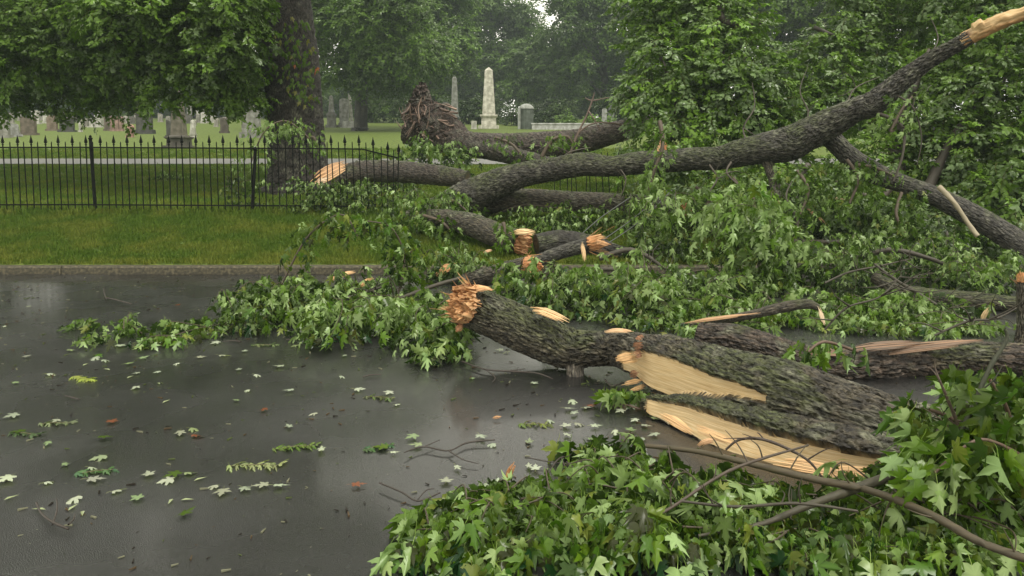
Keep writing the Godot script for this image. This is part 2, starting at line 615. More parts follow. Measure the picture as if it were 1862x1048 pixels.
# leaves hanging off a drooping stem
func hang(ks: Array, n: int, size: float, spread: float, pale_share: float, tone: float) -> Array:
	var out := []
	var pts := spline(ks, 24)
	for i in n:
		var k := rng.randi_range(0, 23)
		var p: Vector3 = pts[k][0]
		var off := rv() * spread
		off.y = -absf(off.y) * 0.9 + spread * 0.2
		var nrm := Vector3(rng.randf_range(-1, 1), rng.randf_range(-0.1, 0.8), rng.randf_range(-0.3, 1.2)).normalized()
		var tip := Vector3(off.x * 0.5 / maxf(spread, 0.01), -1.0, rng.randf_range(-0.4, 0.4)) + rv() * 0.45
		var q := p + off
		q.y = maxf(q.y, hgt(q.x, -q.z) + 0.1)
		out.append([leaf_xf(q, tip, nrm, size * rng.randf_range(0.7, 1.15)), leaf_color(pale_share, tone), 0.0])
	return out

var leaf_mats := {}
func leaf_mat(c: Color) -> StandardMaterial3D:      # a few shared tones for leaves that are nodes of their own
	var k := Vector3i(int(c.r * 40.0), int(c.g * 32.0), int(c.b * 40.0))
	if not leaf_mats.has(k):
		var m: StandardMaterial3D = M.leaf.duplicate()
		m.albedo_color = srgb((k.x + 0.5) / 40.0, (k.y + 0.5) / 32.0, (k.z + 0.5) / 40.0)
		m.resource_name = "leaf tone"
		leaf_mats[k] = m
	return leaf_mats[k]

# the nearest leaves become parts, the rest one mass
func leafy(parent: Node3D, ls: Array, parts: int) -> void:
	for l in ls:
		l[2] = l[0].origin.distance_to(EYE) - l[0].origin.y * 0.8
	ls.sort_custom(func(a, b): return a[2] < b[2])
	var n := mini(parts, ls.size())
	for i in n:
		var t: Transform3D = ls[i][0]
		t.origin -= parent.position
		mi("leaf", leaf_hi[i % 5], leaf_mat(ls[i][1]), parent, t)
	var rest := ls.size() - n
	if rest > 0:
		var per := []
		for k in 5:
			per.append([[], []])
		for i in range(n, ls.size()):
			per[i % 5][0].append(ls[i][0])
			per[i % 5][1].append(ls[i][1])
		for k in 5:
			if per[k][0].size():
				multi("foliage", leaf_hi[k], M.leaf, parent, per[k][0], per[k][1], true)

# a fallen leafy branch: mound of leaves, a few stems in it
func fallen(label: String, px: float, py: float, w: float, h: float, depth: float, n: int, o: Dictionary) -> Node3D:
	var c := gp(px, py)
	if o.has("d"):
		c = at(px, py, o.d)
	var d := -c.z
	var r := Vector3(w * 0.5 * d / F, h * d / F, depth * 0.5)
	c.z -= r.z * 0.8
	c.y = hgt(c.x, -c.z)
	var t := thing(o.get("called", "fallen_leafy_branch"), label, "branch", c, o.get("group", ""))
	var size: float = o.get("size", 0.084)
	var ps: float = o.get("pale", 0.3)
	var tn: float = o.get("tone", 0.5)
	var mn: float = o.get("more_n", 1.7)
	var stems := []
	var ls := []
	var lobes := [[c, r, n]]
	for b in o.get("more", []):          # extra lobes: [px, py, w, h, depth, n]
		var c2 := gp(b[0], b[1])
		var r2 := Vector3(b[2] * 0.5 * -c2.z / F, b[3] * -c2.z / F, b[4] * 0.5)
		c2.z -= r2.z * 0.8
		c2.y = hgt(c2.x, -c2.z)
		lobes.append([c2, r2, b[5]])
	for l in lobes:
		var rl: Vector3 = l[1]
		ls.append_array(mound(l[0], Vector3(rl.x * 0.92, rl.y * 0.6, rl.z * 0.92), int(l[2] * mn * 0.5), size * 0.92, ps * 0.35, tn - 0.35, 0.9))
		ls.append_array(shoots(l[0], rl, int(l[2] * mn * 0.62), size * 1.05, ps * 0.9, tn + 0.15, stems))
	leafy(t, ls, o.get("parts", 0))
	for k in mini(int(o.get("stems", 9)), stems.size()):
		mi("stem", twig_mesh(shift(stems[k], t), 5, 16, lin(0.055, 0.042, 0.026)), M.wood_v, t)
	return t

# a crown of shoots over a set of lobes; lobes: [centre, radius]
func crown(parent: Node3D, lobes: Array, per_m2: float, meshes: Array, size: float, tone: float, pale_share: float, called: String = "crown", squash: float = 0.85) -> void:
	var per := []
	for k in meshes.size():
		per.append([[], []])
	for l in lobes:
		var c: Vector3 = l[0]
		var r: float = l[1]
		var n := int(4.0 * PI * r * r * per_m2)
		var lt := rng.randf_range(-0.25, 0.25)
		for i in n:
			var u := rv()
			if u.y < -0.55 and rng.randf() < 0.5:
				u.y = -u.y
			var q := r * pow(rng.randf(), 0.28) * (1.0 + 0.38 * n3.get_noise_3d(c.x * 9.0 + u.x * 26.0, c.y * 9.0 + u.y * 26.0, u.z * 26.0))
			var p := c + Vector3(u.x, u.y * squash, u.z) * q
			p.y = maxf(p.y, hgt(p.x, -p.z) + 0.2)
			var out := (Vector3(u.x, u.y * 0.35 - 0.15, u.z) + rv() * 0.55).normalized()
			var up := (Vector3.UP + rv() * 0.45 + u * 0.3)
			var x := out.cross(up).normalized()
			var s := size * rng.randf_range(0.7, 1.25)
			var k := rng.randi() % meshes.size()
			var g := green(tone + lt + rng.randf_range(-0.25, 0.25))
			if rng.randf() < pale_share:
				g = g.lerp(lin(0.17, 0.23, 0.13), 0.55)
			g.a = 1.0
			per[k][0].append(Transform3D(Basis(x * s, out * s, x.cross(out) * s), p))
			per[k][1].append(g)
	for k in meshes.size():
		if per[k][0].size():
			multi(called, meshes[k], M.leaf, parent, per[k][0], per[k][1], true)

# ---------------------------------------------------------------- materials
func noise_tex(w: int, h: int, sd: int, freq: float, oct: int, lo: Color, hi: Color, contrast: float = 1.0, coarse: float = 0.0) -> ImageTexture:
	var f := FastNoiseLite.new()
	f.seed = sd
	f.frequency = freq
	f.fractal_octaves = oct
	var src := f.get_seamless_image(w, h)
	f.frequency = 0.006
	f.fractal_octaves = 5
	var src2 := f.get_seamless_image(512, 512) if coarse > 0.0 else null
	var im := Image.create(w, h, false, Image.FORMAT_RGB8)
	for y in h:
		for x in w:
			var t := clampf(0.5 + (src.get_pixel(x, y).r - 0.5) * contrast, 0.0, 1.0)
			if src2:
				t = clampf(t * (1.0 + coarse * (src2.get_pixel(x * 512 / w, y * 512 / h).r - 0.5)), 0.0, 1.0)
			im.set_pixel(x, y, lo.lerp(hi, t))
	im.generate_mipmaps()
	return ImageTexture.create_from_image(im)

func normal_of(t: ImageTexture, strength: float) -> ImageTexture:
	var im: Image = t.get_image().duplicate()
	im.clear_mipmaps()
	im.convert(Image.FORMAT_RGBA8)
	im.bump_map_to_normal_map(strength)
	im.generate_mipmaps()
	return ImageTexture.create_from_image(im)

func mat(called: String, c: Color, rough: float) -> StandardMaterial3D:
	var m := StandardMaterial3D.new()
	m.resource_name = called
	m.albedo_color = c
	m.roughness = rough
	m.cull_mode = BaseMaterial3D.CULL_DISABLED
	M[called] = m
	return m

func make_materials() -> void:
	var m := mat("leaf", Color.WHITE, 0.27)
	m.vertex_color_use_as_albedo = true
	m.metallic_specular = 0.42
	m.backlight_enabled = true
	m.backlight = srgb(0.50, 0.60, 0.20)
	m = mat("wood_v", Color.WHITE, 0.62)
	m.vertex_color_use_as_albedo = true
	m = mat("grass_blade", Color.WHITE, 0.75)
	m.metallic_specular = 0.25
	m.vertex_color_use_as_albedo = true
	m.backlight_enabled = true
	m.backlight = srgb(0.3, 0.4, 0.12)
	m = mat("bark", Color.WHITE, 0.62)
	m.vertex_color_use_as_albedo = true
	m.uv1_scale = Vector3(1.0, 0.4, 1)
	m.albedo_texture = noise_tex(512, 512, 5, 0.045, 4, Color(0.30, 0.29, 0.28), Color(1, 1, 1), 1.5)
	m.normal_enabled = true
	m.normal_texture = normal_of(noise_tex(512, 512, 6, 0.05, 4, Color.BLACK, Color.WHITE, 1.5), 9.0)
	m.normal_scale = 1.2
	m = mat("split_wood", Color.WHITE, 0.5)
	m.vertex_color_use_as_albedo = true
	m.uv1_scale = Vector3(3.0, 0.22, 1)
	m.albedo_texture = noise_tex(384, 384, 15, 0.06, 4, Color(0.86, 0.80, 0.70), Color(1, 1, 1), 1.2)
	m.normal_enabled = true
	m.normal_texture = normal_of(noise_tex(384, 384, 16, 0.07, 4, Color.BLACK, Color.WHITE, 1.0), 3.0)
	m.normal_scale = 0.6
	# wet asphalt
	m = mat("asphalt", Color.WHITE, 1.0)
	m.uv1_triplanar = true
	m.uv1_world_triplanar = true
	m.uv1_scale = Vector3(0.2, 0.2, 0.2)
	m.albedo_texture = noise_tex(2048, 2048, 21, 0.38, 2, Color(0.012, 0.013, 0.014), Color(0.200, 0.202, 0.204), 1.5, 1.6)
	m.normal_enabled = true
	m.normal_texture = normal_of(noise_tex(2048, 2048, 22, 0.5, 1, Color.BLACK, Color.WHITE, 1.0), 4.0)
	m.normal_scale = 0.42
	m.roughness_texture = noise_tex(512, 512, 23, 0.009, 5, Color(0.12, 0.12, 0.12), Color(0.44, 0.44, 0.44), 1.05)
	m.roughness_texture_channel = BaseMaterial3D.TEXTURE_CHANNEL_RED
	m.metallic_specular = 0.6
	m.clearcoat_enabled = true
	m.clearcoat = 0.45
	m.clearcoat_roughness = 0.12
	m = mat("kerb_stone", Color.WHITE, 0.75)
	m.uv1_triplanar = true
	m.uv1_world_triplanar = true
	m.uv1_scale = Vector3(1.3, 1.3, 1.3)
	m.albedo_texture = noise_tex(256, 256, 31, 0.05, 4, Color(0.13, 0.125, 0.085), Color(0.38, 0.35, 0.27), 1.4)
	m = mat("turf", Color.WHITE, 0.85)
	m.uv1_triplanar = true
	m.uv1_world_triplanar = true
	m.uv1_scale = Vector3(0.35, 0.35, 0.35)
	m.albedo_texture = noise_tex(512, 512, 41, 0.03, 5, Color(0.20, 0.275, 0.045), Color(0.40, 0.46, 0.11), 1.5)
	m = mat("path", Color.WHITE, 0.5)
	m.uv1_triplanar = true
	m.uv1_world_triplanar = true
	m.albedo_texture = noise_tex(256, 256, 51, 0.06, 4, Color(0.34, 0.34, 0.34), Color(0.47, 0.47, 0.46), 1.0)
	m = mat("iron", srgb(0.006, 0.007, 0.006), 0.7)
	m.metallic_specular = 0.2
	m = mat("stone", Color.WHITE, 0.8)
	m.vertex_color_use_as_albedo = true
	m.uv1_triplanar = true
	m.uv1_scale = Vector3(0.8, 0.8, 0.8)
	m.albedo_texture = noise_tex(256, 256, 61, 0.012, 5, Color(0.74, 0.74, 0.71), Color(1, 1, 1), 1.4)
	m = mat("cable", srgb(0.07, 0.075, 0.07), 0.5)

func make_leaves() -> void:
	leaf_hi = [maple_leaf(0.5, 0.35, 0.25, 0.3), maple_leaf(0.9, 0.6, -0.4, 1.7, 0.75), maple_leaf(0.25, 0.25, 0.5, 2.9), maple_leaf(1.2, 0.85, 0.2, 4.1, 0.55), maple_leaf(-0.2, 0.75, -0.1, 5.6), maple_leaf(0.06, 0.03, 0.05, 6.3), maple_leaf(-0.05, 0.06, -0.12, 7.7)]
	spray_near = [spray(6, 0.14, 0.55, 11, true), spray(7, 0.13, 0.6, 12, true), spray(5, 0.15, 0.45, 13, true)]
	spray_far = [spray(5, 0.16, 0.5, 21, false), spray(6, 0.15, 0.55, 22, false), spray(5, 0.17, 0.42, 23, false)]
	rng.seed = 7

# ---------------------------------------------------------------- setting
func ground_sheet() -> void:
	var s := PackedVector3Array()
	# road
	var a := PackedVector3Array([Vector3(-45, 0, 6), Vector3(45, 0, 6), Vector3(-45, 0, -10.42), Vector3(45, 0, -10.42)])
	struct("road", commit(a, PackedVector2Array(), PackedColorArray(), PackedInt32Array([0, 2, 1, 1, 2, 3])), M.asphalt, "wet dark asphalt road across the foreground")
	# turf from the kerb to the horizon
	var ds := [10.56, 10.9, 12.0, 13.0, 14.2, 16.0, 18.0, 21.0, 24.0, 28.0, 31.0, 34.0, 40.0, 50.0, 60.0, 80.0, 100.0, 150.0, 260.0, 600.0]
	var v := PackedVector3Array()
	var ix := PackedInt32Array()
	var nx := 90
	for d in ds:
		for i in nx + 1:
			var x: float = (float(i) / nx - 0.5) * (60.0 + d * 3.0)
			v.append(Vector3(x, hgt(x, d) - 0.004 + (0.02 * n3.get_noise_2d(x * 12.0, d * 12.0) if d > 12.0 else 0.0), -d))
	for j in ds.size() - 1:
		for i in nx:
			var p := j * (nx + 1) + i
			ix.append_array(PackedInt32Array([p, p + nx + 1, p + 1, p + 1, p + nx + 1, p + nx + 2]))
	struct("ground", commit(v, PackedVector2Array(), PackedColorArray(), ix), M.turf, "green turf of the verge and the rising cemetery lawn")
	# cemetery drive
	v = PackedVector3Array()
	ix = PackedInt32Array()
	for i in 81:
		var x := -40.0 + i
		var e := 0.15 * n3.get_noise_1d(x * 9.0)
		for d in [26.9 + e, 28.0, 29.1 + e]:
			v.append(Vector3(x, hgt(x, d) + 0.03, -d))
	for i in 80:
		for k in 2:
			var p := i * 3 + k
			ix.append_array(PackedInt32Array([p, p + 1, p + 3, p + 3, p + 1, p + 4]))
	struct("path", commit(v, PackedVector2Array(), PackedColorArray(), ix), M.path, "pale grey drive across the cemetery lawn")
	# kerb of separate stones
	var kerb := Node3D.new()
	kerb.name = "kerb"
	kerb.set_meta("kind", "structure")
	kerb.set_meta("label", "low stone kerb between the wet road and the verge")
	add_child(kerb)
	var x0 := -24.3
	while x0 < 24.0:
		var l := rng.randf_range(2.6, 3.4)
		var k := Soup.new()
		var y := 0.108 + rng.randf_range(-0.004, 0.004)
		var c := [Vector2(-10.40, -0.05), Vector2(-10.415, y - 0.018), Vector2(-10.43, y - 0.004), Vector2(-10.45, y), Vector2(-10.57, y), Vector2(-10.57, -0.05)]
		for i in 5:
			k.quad(Vector3(x0, c[i].y, c[i].x), Vector3(x0, c[i + 1].y, c[i + 1].x), Vector3(x0 + l, c[i + 1].y, c[i + 1].x), Vector3(x0 + l, c[i].y, c[i].x), Color.WHITE)
		for xx in [x0, x0 + l]:
			for i in range(1, 5):
				k.tri(Vector3(xx, c[0].y, c[0].x), Vector3(xx, c[i].y, c[i].x), Vector3(xx, c[i + 1].y, c[i + 1].x), Color.WHITE)
		mi("stone", k.done(), M.kerb_stone, kerb)
		x0 += l + 0.014

func tuft(h: float, n: int, sd: int) -> ArrayMesh:
	rng.seed = sd
	var s := Soup.new()
	for i in n:
		var a := rng.randf() * TAU
		var p := Vector3(rng.randf_range(-0.05, 0.05), 0, rng.randf_range(-0.05, 0.05))
		var w := Vector3(cos(a), 0, sin(a)) * 0.0035
		var lean := Vector3(rng.randf_range(-1, 1), 0, rng.randf_range(-1, 1)) * h * 0.55
		var hh := h * rng.randf_range(0.55, 1.15)
		var g := rng.randf_range(0.75, 1.25)
		var c := lin(g, g, g)
		var m := p + Vector3(0, hh * 0.6, 0) + lean * 0.4
		s.quad(p - w, p + w, m + w * 0.8, m - w * 0.8, c)
		s.tri(m - w * 0.8, m + w * 0.8, p + Vector3(0, hh, 0) + lean, c)
	return s.done()

func grass() -> void:
	var ts := [tuft(0.055, 12, 31), tuft(0.07, 10, 32), tuft(0.045, 14, 33)]
	rng.seed = 99
	for zone in [["verge", 10.6, 14.4, 24000, -9.5, 3.5, 1.0], ["lawn", 14.4, 34.0, 42000, -22.0, 12.0, 1.35]]:
		var per := [[[], []], [[], []], [[], []]]
		for i in int(zone[3]):
			var d: float = zone[1] + (zone[2] - zone[1]) * pow(rng.randf(), 1.0 if zone[0] == "verge" else 1.25)
			var x := rng.randf_range(zone[4], zone[5])
			if d > 26.7 and d < 29.3:
				continue
			var k := rng.randi() % 3
			var s: float = zone[6] * rng.randf_range(0.7, 1.3)
			if absf(d - 14.2) < 0.12:
				s *= 1.7
			per[k][0].append(Transform3D(Basis(Vector3.UP, rng.randf() * TAU).scaled(Vector3(s * 1.3, s, s * 1.3)), Vector3(x, hgt(x, d), -d)))
			var a := n3.get_noise_2d(x * 9.0, d * 9.0) * 0.8
			if d < 11.3:
				a += (11.3 - d) * 0.55
			var c := lin(0.070, 0.125, 0.013).lerp(lin(0.150, 0.172, 0.026), clampf(0.25 + a * 1.2 + rng.randf_range(-0.25, 0.25), 0, 1))
			if zone[0] == "lawn":
				c = c * 1.2
			c.a = 1.0
			per[k][1].append(c)
		for k in 3:
			var o := multi("grass", ts[k], M.grass_blade, self, per[k][0], per[k][1], true)
			o.set_meta("label", "short wet grass on the road verge" if zone[0] == "verge" else "mown cemetery grass behind the iron fence")
			o.set_meta("category", "grass")

func fence() -> void:
	var base := Vector3(-6.0, hgt(0, 14.2), -14.2)
	var t := thing("iron_fence", "black iron picket fence with alternate spear-topped pickets along the verge", "fence", base)
	var tall := Soup.new()
	var c := Color.WHITE
	tall.bar(Vector3.ZERO, Vector3(0, 1.30, 0), 0.0105, 0.0105, Vector3.RIGHT, c, 6)
	var spear := Soup.new()
	spear.lathe(Vector3(0, 1.29, 0), [[0.010, 0.0], [0.020, 0.012], [0.020, 0.028], [0.010, 0.036], [0.014, 0.05], [0.030, 0.085], [0.024, 0.11], [0.010, 0.16], [0.0015, 0.20]], 8, c, 1.0, 0.6)
	for sx in [-1.0, 1.0]:
		spear.bar(Vector3(sx * 0.012, 1.335, 0), Vector3(sx * 0.036, 1.365, 0), 0.008, 0.004, Vector3.BACK, c, 4)
	var short := Soup.new()
	short.bar(Vector3.ZERO, Vector3(0, 1.34, 0), 0.0095, 0.0095, Vector3.RIGHT, c, 6)
	short.bar(Vector3(0, 1.34, 0), Vector3(0, 1.365, 0), 0.0095, 0.003, Vector3.RIGHT, c, 6)
	var tm := tall.done()
	var sm := spear.done()
	var hm := short.done()
	var x := -10.6
	var i := 0
	while x < -2.08:
		# the last pickets before the fallen limb are bent over
		var push := smoothstep(-2.75, -2.1, x)
		var tilt := rng.randf_range(-0.008, 0.008) + push * 0.07 - (0.03 if x > -3.4 else 0.0)
		var b := Basis(Vector3.BACK, -tilt) * Basis(Vector3.RIGHT, rng.randf_range(-0.012, 0.012) + push * 0.10)
		var xf := Transform3D(b, Vector3(x + push * 0.02, base.y - 0.04 - push * 0.16, -14.2) - base)
		if i % 2 == 0:
			var p := mi("picket", tm, M.iron, t, xf)
			mi("spear", sm, M.iron, p)
		else:
			mi("picket", hm, M.iron, t, xf)
		x += 0.1262 - push * 0.05
		i += 1
	for r in [[1.215, "rail"], [0.16, "rail"]]:
		var s := Soup.new()
		var keys := [Vector3(-10.75, 0, 0), Vector3(-8.0, 0.004, 0), Vector3(-5.2, -0.012, 0.01), Vector3(-3.4, -0.02, 0), Vector3(-2.75, -0.03, 0.02), Vector3(-2.1, -0.19, 0.03)]
		for k in keys.size() - 1:
			s.bar(keys[k] + Vector3(0, base.y + r[0] as float, -14.2) - base, keys[k + 1] + Vector3(0, base.y + r[0] as float, -14.2) - base, 0.017, 0.017, Vector3.UP, c, 4)
		mi(r[1], s.done(), M.iron, t)
	for p in [[-7.72, 0.04, 1.36], [-4.83, -0.10, 1.15]]:
		var s := Soup.new()
		s.bar(Vector3(0, -0.1, 0), Vector3(-p[1], p[2], 0), 0.032, 0.028, Vector3.RIGHT, c, 6)
		s.lathe(Vector3(-p[1], p[2], 0), [[0.028, 0.0], [0.04, 0.015], [0.04, 0.03], [0.02, 0.045], [0.028, 0.065], [0.0, 0.09]], 8, c)
		mi("post", s.done(), M.iron, t, Transform3D(Basis(), Vector3(p[0], base.y, -14.235) - base))
	# the stretch crushed beneath the fallen limb
	var b2 := Vector3(1.55, hgt(0, 15.0), -15.0)
	var t2 := thing("iron_fence", "crushed iron picket panel seen under the big fallen limb", "fence", b2)
	for k in 12:
		mi("picket", hm, M.iron, t2, Transform3D(Basis(Vector3.RIGHT, -0.2 + rng.randf_range(-0.05, 0.05)) * Basis(Vector3.BACK, rng.randf_range(-0.06, 0.06)), Vector3(-0.75 + k * 0.126, -0.25, 0)))
	var s2 := Soup.new()
	s2.bar(Vector3(-0.85, 0.95, -0.24), Vector3(0.8, 0.93, -0.24), 0.017, 0.017, Vector3.UP, c, 4)
	mi("rail", s2.done(), M.iron, t2)

# ---------------------------------------------------------------- stones of the cemetery
func stone_at(px: float, py: float) -> Vector3:
	var p := gp(px, py)
	return p - Vector3(0, 0.05, 0)

func slab(label: String, px: float, top: float, base: float, w: float, c: Color, shape: String = "round", tilt: float = 0.0, called: String = "gravestone", d0: float = 0.0) -> void:
	var p := stone_at(px, base)
	if d0 > 0.0:
		var q := at(px, base, d0)
		p = Vector3(q.x, hgt(q.x, d0) - 0.05, -d0)
	var d := -p.z
	var wm := w * 0.8 * d / F
	var hm := at(px, top, d).y - p.y
	var t := thing(called, label, "gravestone" if called == "gravestone" else "monument", p, "stones of the cemetery")
	t.rotation.z = tilt
	var th := maxf(0.16, wm * 0.3)
	var base_s := Soup.new()
	base_s.box(Vector3.ZERO, Vector3(wm * 1.25, hm * 0.16, th * 1.9), c * 0.92, Vector2(0.97, 0.95))
	mi("plinth", base_s.done(), M.stone, t)
	var s := Soup.new()
	var pts := PackedVector2Array()
	var y0 := hm * 0.16
	if shape == "round":
		for k in 11:
			var a := PI * k / 10.0
			pts.append(Vector2(cos(a) * wm * 0.5, hm - wm * 0.28 + sin(a) * wm * 0.28))
	elif shape == "gable":
		pts = PackedVector2Array([Vector2(wm * 0.5, hm * 0.86), Vector2(wm * 0.42, hm * 0.9), Vector2(0, hm), Vector2(-wm * 0.42, hm * 0.9), Vector2(-wm * 0.5, hm * 0.86)])
	elif shape == "slant":
		pts = PackedVector2Array([Vector2(wm * 0.5, hm * 0.82), Vector2(wm * 0.45, hm * 0.86), Vector2(-wm * 0.4, hm), Vector2(-wm * 0.5, hm * 0.97)])
	else:
		pts = PackedVector2Array([Vector2(wm * 0.5, hm * 0.97), Vector2(wm * 0.46, hm), Vector2(-wm * 0.46, hm), Vector2(-wm * 0.5, hm * 0.97)])
	pts.append(Vector2(-wm * 0.5, y0 - 0.004))
	pts.append(Vector2(wm * 0.5, y0 - 0.004))
	var n := pts.size()
	var ctr := Vector2(0, (y0 + hm) * 0.5)
	for k in n:
		var a := pts[k]
		var b := pts[(k + 1) % n]
		for z in [th * 0.5, -th * 0.5]:
			s.tri(Vector3(ctr.x, ctr.y, z), Vector3(b.x, b.y, z) if z > 0 else Vector3(a.x, a.y, z), Vector3(a.x, a.y, z) if z > 0 else Vector3(b.x, b.y, z), c)
		s.quad(Vector3(a.x, a.y, th * 0.5), Vector3(b.x, b.y, th * 0.5), Vector3(b.x, b.y, -th * 0.5), Vector3(a.x, a.y, -th * 0.5), c)
	mi("tablet", s.done(), M.stone, t)

func obelisk(label: String, px: float, top: float, die: float, base: float, w: float, wbase: float, c: Color, cb: Color, d0: float = 0.0) -> void:
	var p := stone_at(px, base)
	if d0 > 0.0:
		var q := at(px, base, d0)
		p = Vector3(q.x, hgt(q.x, d0) - 0.05, -d0)
	var d := -p.z
	var k := d / F
	var hm := at(px, top, d).y - p.y
	var hb := at(px, die, d).y - p.y
	var wm := w * k
	var wb := wbase * k
	var t := thing("obelisk", label, "obelisk", p, "")
	var s := Soup.new()
	s.box(Vector3(0, 0, 0), Vector3(wb * 1.25, hb * 0.22, wb * 1.25), cb)
	s.box(Vector3(0, hb * 0.22, 0), Vector3(wb * 0.92, hb * 0.52, wb * 0.92), cb, Vector2(0.96, 0.96))
	mi("pedestal", s.done(), M.stone, t)
	s = Soup.new()
	s.box(Vector3(0, hb * 0.738, 0), Vector3(wb * 0.94, hb * 0.09, wb * 0.94), cb, Vector2(1.12, 1.12))
	s.box(Vector3(0, hb * 0.826, 0), Vector3(wb * 1.08, hb * 0.10, wb * 1.08), cb)
	s.box(Vector3(0, hb * 0.925, 0), Vector3(wb * 0.85, hb * 0.10, wb * 0.85), cb, Vector2(0.85, 0.85))
	mi("cornice", s.done(), M.stone, t)
	s = Soup.new()
	var hs := (hm - hb) * 0.93
	s.box(Vector3(0, hb * 1.02, 0), Vector3(wm, hs, wm), c, Vector2(0.60, 0.60))
	s.box(Vector3(0, hb * 1.02 + hs - 0.003, 0), Vector3(wm * 0.60, hm - hb - hs, wm * 0.60), c, Vector2(0.12, 0.12))
	mi("shaft", s.done(), M.stone, t)

func cemetery() -> void:
	var grey := lin(0.30, 0.295, 0.27)
	var white := lin(0.52, 0.51, 0.47)
	var brown := lin(0.15, 0.125, 0.095)
	var dark := lin(0.075, 0.075, 0.07)
	var pink := lin(0.34, 0.23, 0.19)
	slab("broad grey gravestone with pale top at the left edge of the cemetery", 4, 210, 251, 32, grey, "flat")
	slab("leaning pale grey wedge stone beside the leftmost gravestone", 28, 224, 249, 22, lin(0.34, 0.34, 0.34), "gable", 0.2)
	slab("wide brown stone beside the leaning wedge", 52, 213, 246, 32, brown, "flat")
	slab("white box stone on the brow above the wide brown stone", 65, 201, 226, 17, white, "flat", 0, "gravestone", 66)
	slab("smaller white box stone right of the white box stone on the brow", 84, 199, 224, 13, white, "flat", 0, "gravestone", 68)
	slab("brownish squat stone with flecked top left of the dark pair", 95, 210, 238, 22, lin(0.20, 0.16, 0.12), "round")
	slab("dark low headstone before the white thin posts", 122, 213, 240, 30, dark, "slant")
	slab("thin white post stone left of the white monument", 146, 214, 240, 5, white, "flat", 0, "gravestone", 50)
	slab("wide white low monument with a row of posts under the tree", 174, 216, 232, 26, white, "flat", 0, "gravestone", 58)
	obelisk("small white pinnacle with bright tip above the wide white monument", 181, 193, 208, 226, 8, 12, white, white, 60)
	slab("dark block stone at the left end of the pinkish pillars", 196, 213, 238, 14, brown, "flat", 0, "gravestone", 52)
	slab("first pinkish pillar stone, next to the dark block", 205, 212, 239, 8, pink, "flat", 0, "gravestone", 51.5)
	slab("middle pinkish pillar stone of the white-capped three", 213, 212, 239, 8, pink, "flat", 0, "gravestone", 51.5)
	slab("third pinkish pillar stone, nearest the pink leaning stone", 221, 212, 239, 8, pink, "flat", 0, "gravestone", 51.5)
	slab("pink leaning stone just behind the fence spears", 236, 226, 250, 13, lin(0.42, 0.26, 0.21), "gable", -0.12)
	slab("tall dark overgrown monument with a light rim", 263, 189, 245, 34, dark, "flat", 0, "monument", 47)
	slab("dark headstone with pale slanted top left of the brown obelisk", 309, 218, 250, 14, dark, "slant")
	obelisk("brownish grey obelisk on a dark stepped base behind the fence", 326, 160, 247, 268, 22, 36, lin(0.17, 0.155, 0.12), lin(0.11, 0.105, 0.09))
	obelisk("small white obelisk marker right of the brown obelisk", 351, 218, 244, 250, 9, 11, white, white)
	slab("dark stone with a ball-like top on the brow beside the obelisk", 345, 192, 226, 10, grey, "round", 0, "gravestone", 68)
	slab("leftmost of three white headstones on the brow", 360, 197, 220, 8, white, "round", 0, "gravestone", 72)
	slab("middle and tallest of three white headstones on the brow", 371, 199, 223, 13, white, "gable", 0, "gravestone", 68)
	slab("rightmost of three white headstones on the brow", 387, 204, 222, 10, white, "slant", 0, "gravestone", 70)
	slab("dark weathered stone on the slope right of the three white ones", 408, 214, 242, 17, lin(0.10, 0.085, 0.07), "gable")
	slab("large grey block monument behind the pale leafy branch", 457, 180, 243, 40, lin(0.26, 0.26, 0.24), "flat", 0, "monument", 42)
	obelisk("slim grey obelisk just right of the big trunk", 603, 174, 205, 231, 9, 15, lin(0.36, 0.36, 0.35), lin(0.22, 0.22, 0.21), 58)
	slab("pale column monument with rounded cap beside the far tree", 626, 179, 226, 21, lin(0.42, 0.42, 0.41), "round", 0, "monument", 59)
	slab("thin white leaning slab against the far tree", 640, 170, 226, 6, white, "slant", 0.06, "gravestone", 60)
	slab("low white ledger below the pale column monument", 633, 220, 231, 26, lin(0.5, 0.5, 0.49), "flat", 0, "gravestone", 57.5)
	slab("grey pillar partly behind the torn roots", 811, 186, 234, 14, lin(0.24, 0.24, 0.22), "flat", 0, "monument", 58)
	obelisk("narrow grey obelisk on a dark base left of the white one", 827, 138, 212, 237, 13, 17, lin(0.33, 0.34, 0.32), lin(0.13, 0.14, 0.13), 57)
	obelisk("tall white obelisk on a square white pedestal", 889, 123, 207, 239, 23, 29, lin(0.64, 0.62, 0.54), lin(0.62, 0.60, 0.52), 56)
	slab("little white stone left of the white obelisk pedestal", 862, 220, 238, 12, white, "flat", 0, "gravestone", 55)
	# the crowd of small stones behind
	rng.seed = 77
	for i in 34:
		var px := 6.0 + i * 12.4 + rng.randf_range(-6, 6)
		var d0 := rng.randf_range(54.0, 84.0)
		var g := rng.randf_range(0.10, 0.42)
		var hh := rng.randf_range(10, 19)
		var base_y := 285.0 - (hgt(0, d0) - 1.6) / d0 * F
		var near: Array = []
		for m in [["leftmost grey gravestone", 4], ["leaning wedge stone", 28], ["wide brown stone", 52], ["brownish squat stone", 95], ["dark low headstone", 122], ["white low monument", 174], ["pinkish pillars", 213], ["pink leaning stone", 236], ["tall dark monument", 263], ["dark slanted stone", 309], ["brown obelisk", 326], ["white headstones", 371], ["dark weathered stone", 408], ["big trunk", 480]]:
			if near.is_empty() or absf(px - m[1]) < absf(px - near[1]):
				near = m
		var shape_word: String = ["round-topped", "square", "peaked", "slant-topped"][i % 4]
		var tone_word := "dark" if g < 0.2 else ("grey" if g < 0.32 else "pale")
